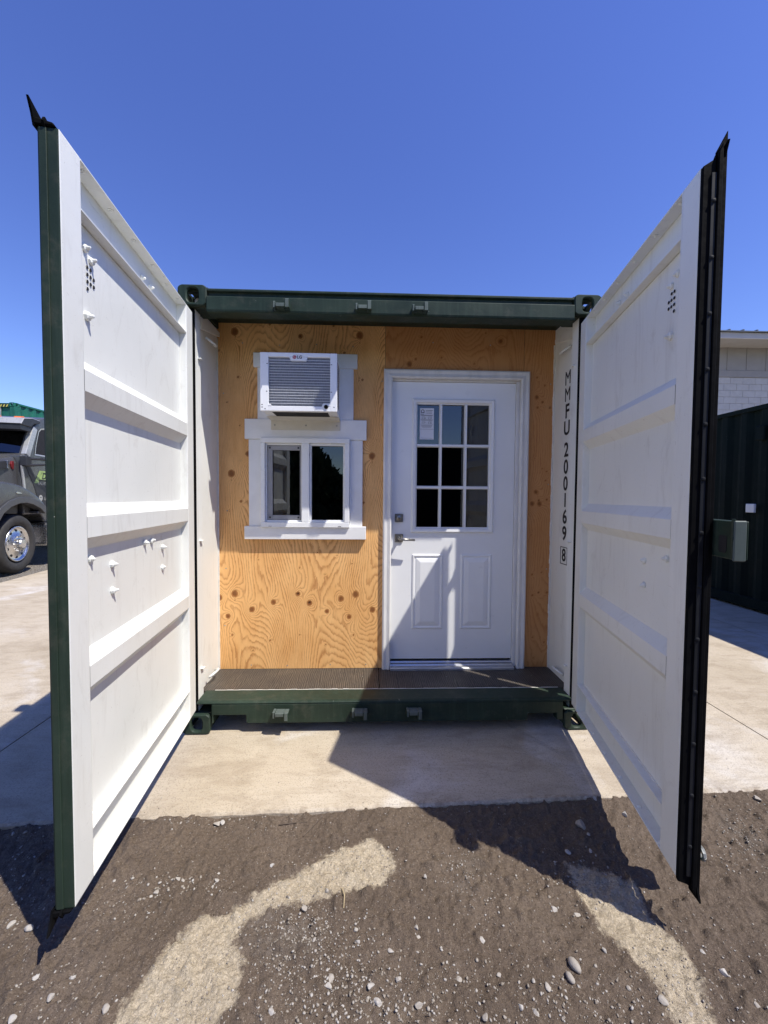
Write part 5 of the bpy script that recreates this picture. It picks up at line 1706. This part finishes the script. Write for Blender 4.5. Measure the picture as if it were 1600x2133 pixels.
STONES = [  # u, v, half width px, label
    (1197, 2012, 13, 'smooth grey egg-shaped stone, largest of the loose stones on the dirt'),
    (1188, 2036, 9.5, 'small grey stone touching the largest egg-shaped stone'),
    (1209, 1716, 13, 'flat grey stone lying in the shadow of the right door'),
    (452, 1717, 7.5, 'round pale stone close to the concrete edge, left of a smaller one'),
    (464, 1718, 6, 'small angular stone beside the round pale stone at the concrete edge'),
    (59, 1938, 9, 'long pale stone at the far left beside the shadow of the left door'),
    (567, 1801, 5, 'single round pale stone on bare dirt above the left sand patch'),
    (1577, 1668, 8, 'grey stone near the concrete edge at the far right'),
    (1004, 1955, 8, None), (1141, 2061, 9, None), (1113, 2052, 5, None), (993, 1680, 6, None), (1302, 1696, 7, None), (873, 2091, 10, None), (886, 1834, 6, None), (956, 2039, 7, None),
    (681, 1859, 5, None), (634, 1894, 7, None), (787, 2086, 9, None), (772, 2054, 9, None), (564, 2104, 8, None), (24, 1926, 8, None), (75, 2033, 8, None), (150, 2038, 7, None), (26, 2120, 9, None),
    (107, 2075, 8, None), (221, 2105, 10, None), (1504, 2020, 11, None), (1382, 2087, 9, None), (1465, 1975, 6, None), (1154, 1887, 7, None), (1204, 1895, 7, None), (1260, 1978, 6, None), (740, 1934, 7, None), (745, 1960, 6, None),
    (815, 1976, 7, None), (868, 1928, 7, None), (870, 1946, 6, None), (325, 1858, 5, None), (370, 1838, 6, None), (380, 1836, 5, None), (452, 1834, 5, None), (314, 1865, 5, None), (1085, 2100, 6, None), (1115, 2110, 8, None), (1010, 2125, 7, None), (1040, 2030, 5, None),
    (690, 2030, 9, None), (684, 2046, 8, None), (830, 2034, 8, None), (655, 1958, 6, None), (1310, 2062, 6, None), (1440, 2110, 6, None), (1575, 2090, 7, None),
    (1240, 1670, 5, None), (1225, 1738, 4, None), (1183, 1770, 6, None), (1230, 1766, 5, None),
]
def stone_region(u, v):
    if v < 1790 and u > 900 and u < 1330:
        return 'in or by the shadow of the right door'
    if u < 300:
        return 'on the dirt left of the left sand patch'
    if u < 470 and v < 1890:
        return 'in the gravel streak above the left sand patch'
    if u > 1420 or (u > 1370 and v < 2000):
        return 'on the dirt right of the right sand patch'
    if v > 2075:
        return 'along the bottom edge between the two sand patches'
    if u < 900:
        return 'in the gravel right of the left sand patch'
    return 'on the dirt just left of the right sand patch'
ORD = ['first', 'second', 'third', 'fourth', 'fifth', 'sixth', 'seventh', 'eighth', 'ninth', 'tenth', 'eleventh', 'twelfth', 'thirteenth', 'fourteenth']
_reg = {}
for u, v, hw, lab in STONES:
    if lab is None:
        _reg.setdefault(stone_region(u, v), []).append((u, v))
def stone_label(u, v):
    r = stone_region(u, v)
    k = sorted(_reg[r]).index((u, v))
    return ORD[k] + ' stone from the left ' + r
rs = np.random.RandomState(21)
for i, (u, v, hw, lab) in enumerate(STONES):
    x, y = gpt(u, v)
    depth = (Vector((x, y, -0.02)) - Vector(CAM_LOC)).dot(_rm @ Vector((0, 1, 0)))
    size = hw / 829.97 * depth
    V = pebble(rs, size * 1.12, True)
    if i < 2:
        V = ICO2 * np.array([0.72, 1.25, 0.62]) * size * (1 + 0.04 * rs.randn(len(ICO2), 1))
        a = 0.35
        V = V @ np.array([[math.cos(a), -math.sin(a), 0], [math.sin(a), math.cos(a), 0], [0, 0, 1]]).T
    z = float(ground_z(np.array([x]), np.array([y]))[0]) - V[:, 2].min() * 0.55
    me = bpy.data.meshes.new('stone')
    me.from_pydata([tuple(p) for p in V], [], ICO2F)
    me.polygons.foreach_set('use_smooth', [i < 2] * len(me.polygons))
    set_attr(me, 'tone', np.full(len(V), rs.uniform(0.55, 0.95) if i > 2 else 0.55))
    me.materials.append(MATS['pebble_stone'])
    o = bpy.data.objects.new('stone', me)
    COL.objects.link(o)
    o.location = (x, y, z)
    tag(o, lab or stone_label(u, v), 'stone', 'loose stones on the dirt')

def gravel():
    rs = np.random.RandomState(99)
    pts = []
    # clusters given in photo pixels: centre, spread, count, size range in mm
    CL = [((620, 1960), (70, 60), 520, (2.0, 6.5)), ((740, 2030), (110, 60), 430, (2.0, 7.0)), ((700, 2110), (140, 40), 260, (2.0, 7.5)), ((960, 1810), (26, 26), 130, (2, 6)), ((1020, 1850), (40, 40), 110, (2, 6)),
          ((360, 1845), (60, 16), 130, (2.5, 8.5)), ((250, 1900), (50, 20), 60, (2, 6)), ((400, 1706), (45, 9), 110, (3, 9.5)), ((640, 1930), (40, 30), 220, (1.6, 5.5)), ((30, 1860), (40, 50), 160, (2, 7)), ((60, 1712), (70, 12), 150, (3, 10)),
          ((1545, 1740), (28, 35), 260, (2.5, 6)), ((1220, 1830), (40, 30), 90, (2.5, 8)), ((1190, 1860), (50, 40), 70, (2, 6)), ((1300, 2080), (80, 50), 120, (2, 7)), ((1130, 2060), (80, 60), 170, (2, 7)), ((900, 2060), (120, 60), 200, (2, 6.5)), ((1000, 2120), (200, 30), 160, (2, 7)),
          ((470, 1715), (90, 14), 60, (2, 6)), ((760, 1690), (120, 8), 50, (2, 5)), ((1500, 2060), (80, 60), 120, (2, 6)), ((110, 2080), (70, 45), 120, (2, 6.5)), ((810, 1800), (20, 25), 60, (2, 6)), ((380, 2060), (80, 60), 240, (1.5, 4.5)), ((1390, 2010), (50, 60), 220, (1.5, 4.5)), ((700, 1800), (60, 25), 180, (1.5, 4.5))]
    for (cu, cv), (su, sv), cnt, (a, b) in CL:
        for _ in range(cnt):
            u, v = cu + rs.randn() * su, cv + rs.randn() * sv
            x, y = gpt(u, v)
            if y > slab_front(x) - 0.008:
                continue
            pts.append((x, y, (a + (b - a) * rs.rand() ** 2.2) / 1000))
    for _ in range(3600):
        x, y = rs.uniform(-2.2, 2.6), rs.uniform(-2.0, -0.5)
        if y > slab_front(x) - 0.008:
            continue
        pts.append((x, y, (1.3 + 4.5 * rs.rand() ** 4) / 1000))
    for _ in range(170):        # a few kicked onto the slab
        x = rs.uniform(-2.2, 2.8)
        pts.append((x, slab_front(x) + 0.015 + abs(rs.randn()) * 0.16, (1.2 + 3.2 * rs.rand() ** 3) / 1000))
    for _ in range(2600):       # gravel verge at the truck
        x, y = -5.5 - 0.10 * 5 - rs.rand() * 1.5, rs.uniform(3.0, 8.5)
        pts.append((x, y, rs.uniform(6, 14) / 1000))
    P = np.array(pts)
    Z = ground_z(P[:, 0], P[:, 1])
    Z = np.where((P[:, 1] > slab_front(P[:, 0]) + 0.012) & (P[:, 0] > -5.3), 0.0, Z)
    base = [pebble(np.random.RandomState(400 + k), 1.0) for k in range(14)]
    nv = len(ICO1)
    allv = np.empty((len(P), nv, 3))
    tone = np.empty((len(P), nv))
    for i in range(len(P)):
        V = base[i % 14]
        a = rs.rand() * 6.28
        ca, sa = math.cos(a), math.sin(a)
        x = V[:, 0] * ca - V[:, 1] * sa
        y = V[:, 0] * sa + V[:, 1] * ca
        allv[i] = np.stack([x, y, V[:, 2]], -1) * P[i, 2] + np.array([P[i, 0], P[i, 1], Z[i] + P[i, 2] * 0.18])
        tone[i] = 0.05 + 0.85 * rs.rand() ** (1.3 if P[i, 2] > 0.003 else 2.2)
    F = np.array(ICO1F)[None] + (np.arange(len(P)) * nv)[:, None, None]
    F = F.reshape(-1, 3)
    me = bpy.data.meshes.new('gravel')
    me.vertices.add(len(P) * nv)
    me.vertices.foreach_set('co', allv.astype(np.float32).ravel())
    me.loops.add(len(F) * 3)
    me.loops.foreach_set('vertex_index', F.astype(np.int32).ravel())
    me.polygons.add(len(F))
    me.polygons.foreach_set('loop_start', np.arange(0, len(F) * 3, 3, dtype=np.int32))
    me.update(calc_edges=True)
    set_attr(me, 'tone', tone)
    me.materials.append(MATS['pebble_stone'])
    o = bpy.data.objects.new('gravel', me)
    COL.objects.link(o)
    tag(o, 'fine pale gravel scattered over the brown dirt', 'gravel', kind='stuff')
gravel()

# a few straws and twigs pressed into the dirt
for i, (u0, v0, u1, v1, lab) in enumerate(((712, 1852, 716, 1892, 'dry straw stalk lying on dirt below the left sand patch'), (580, 1716, 640, 1712, 'thin dark twig lying on the dirt near the concrete edge'), (632, 1740, 672, 1704, 'crooked dark twig lying on the dirt near the concrete edge'))):
    x0, y0 = gpt(u0, v0)
    x1, y1 = gpt(u1, v1)
    zs = ground_z(np.array([x0, (x0 + x1) / 2, x1]), np.array([y0, (y0 + y1) / 2, y1]))
    o = MB().tube([(x0, y0, zs[0] + 0.004), ((x0 + x1) / 2 + 0.006, (y0 + y1) / 2 + 0.004, zs[1] + 0.006), (x1, y1, zs[2] + 0.004)], [0.0022, 0.0026, 0.0014], 6).build('straw' if i == 0 else 'twig', 'straw' if i == 0 else 'bark')
    tag(o, lab, 'straw' if i == 0 else 'twig')
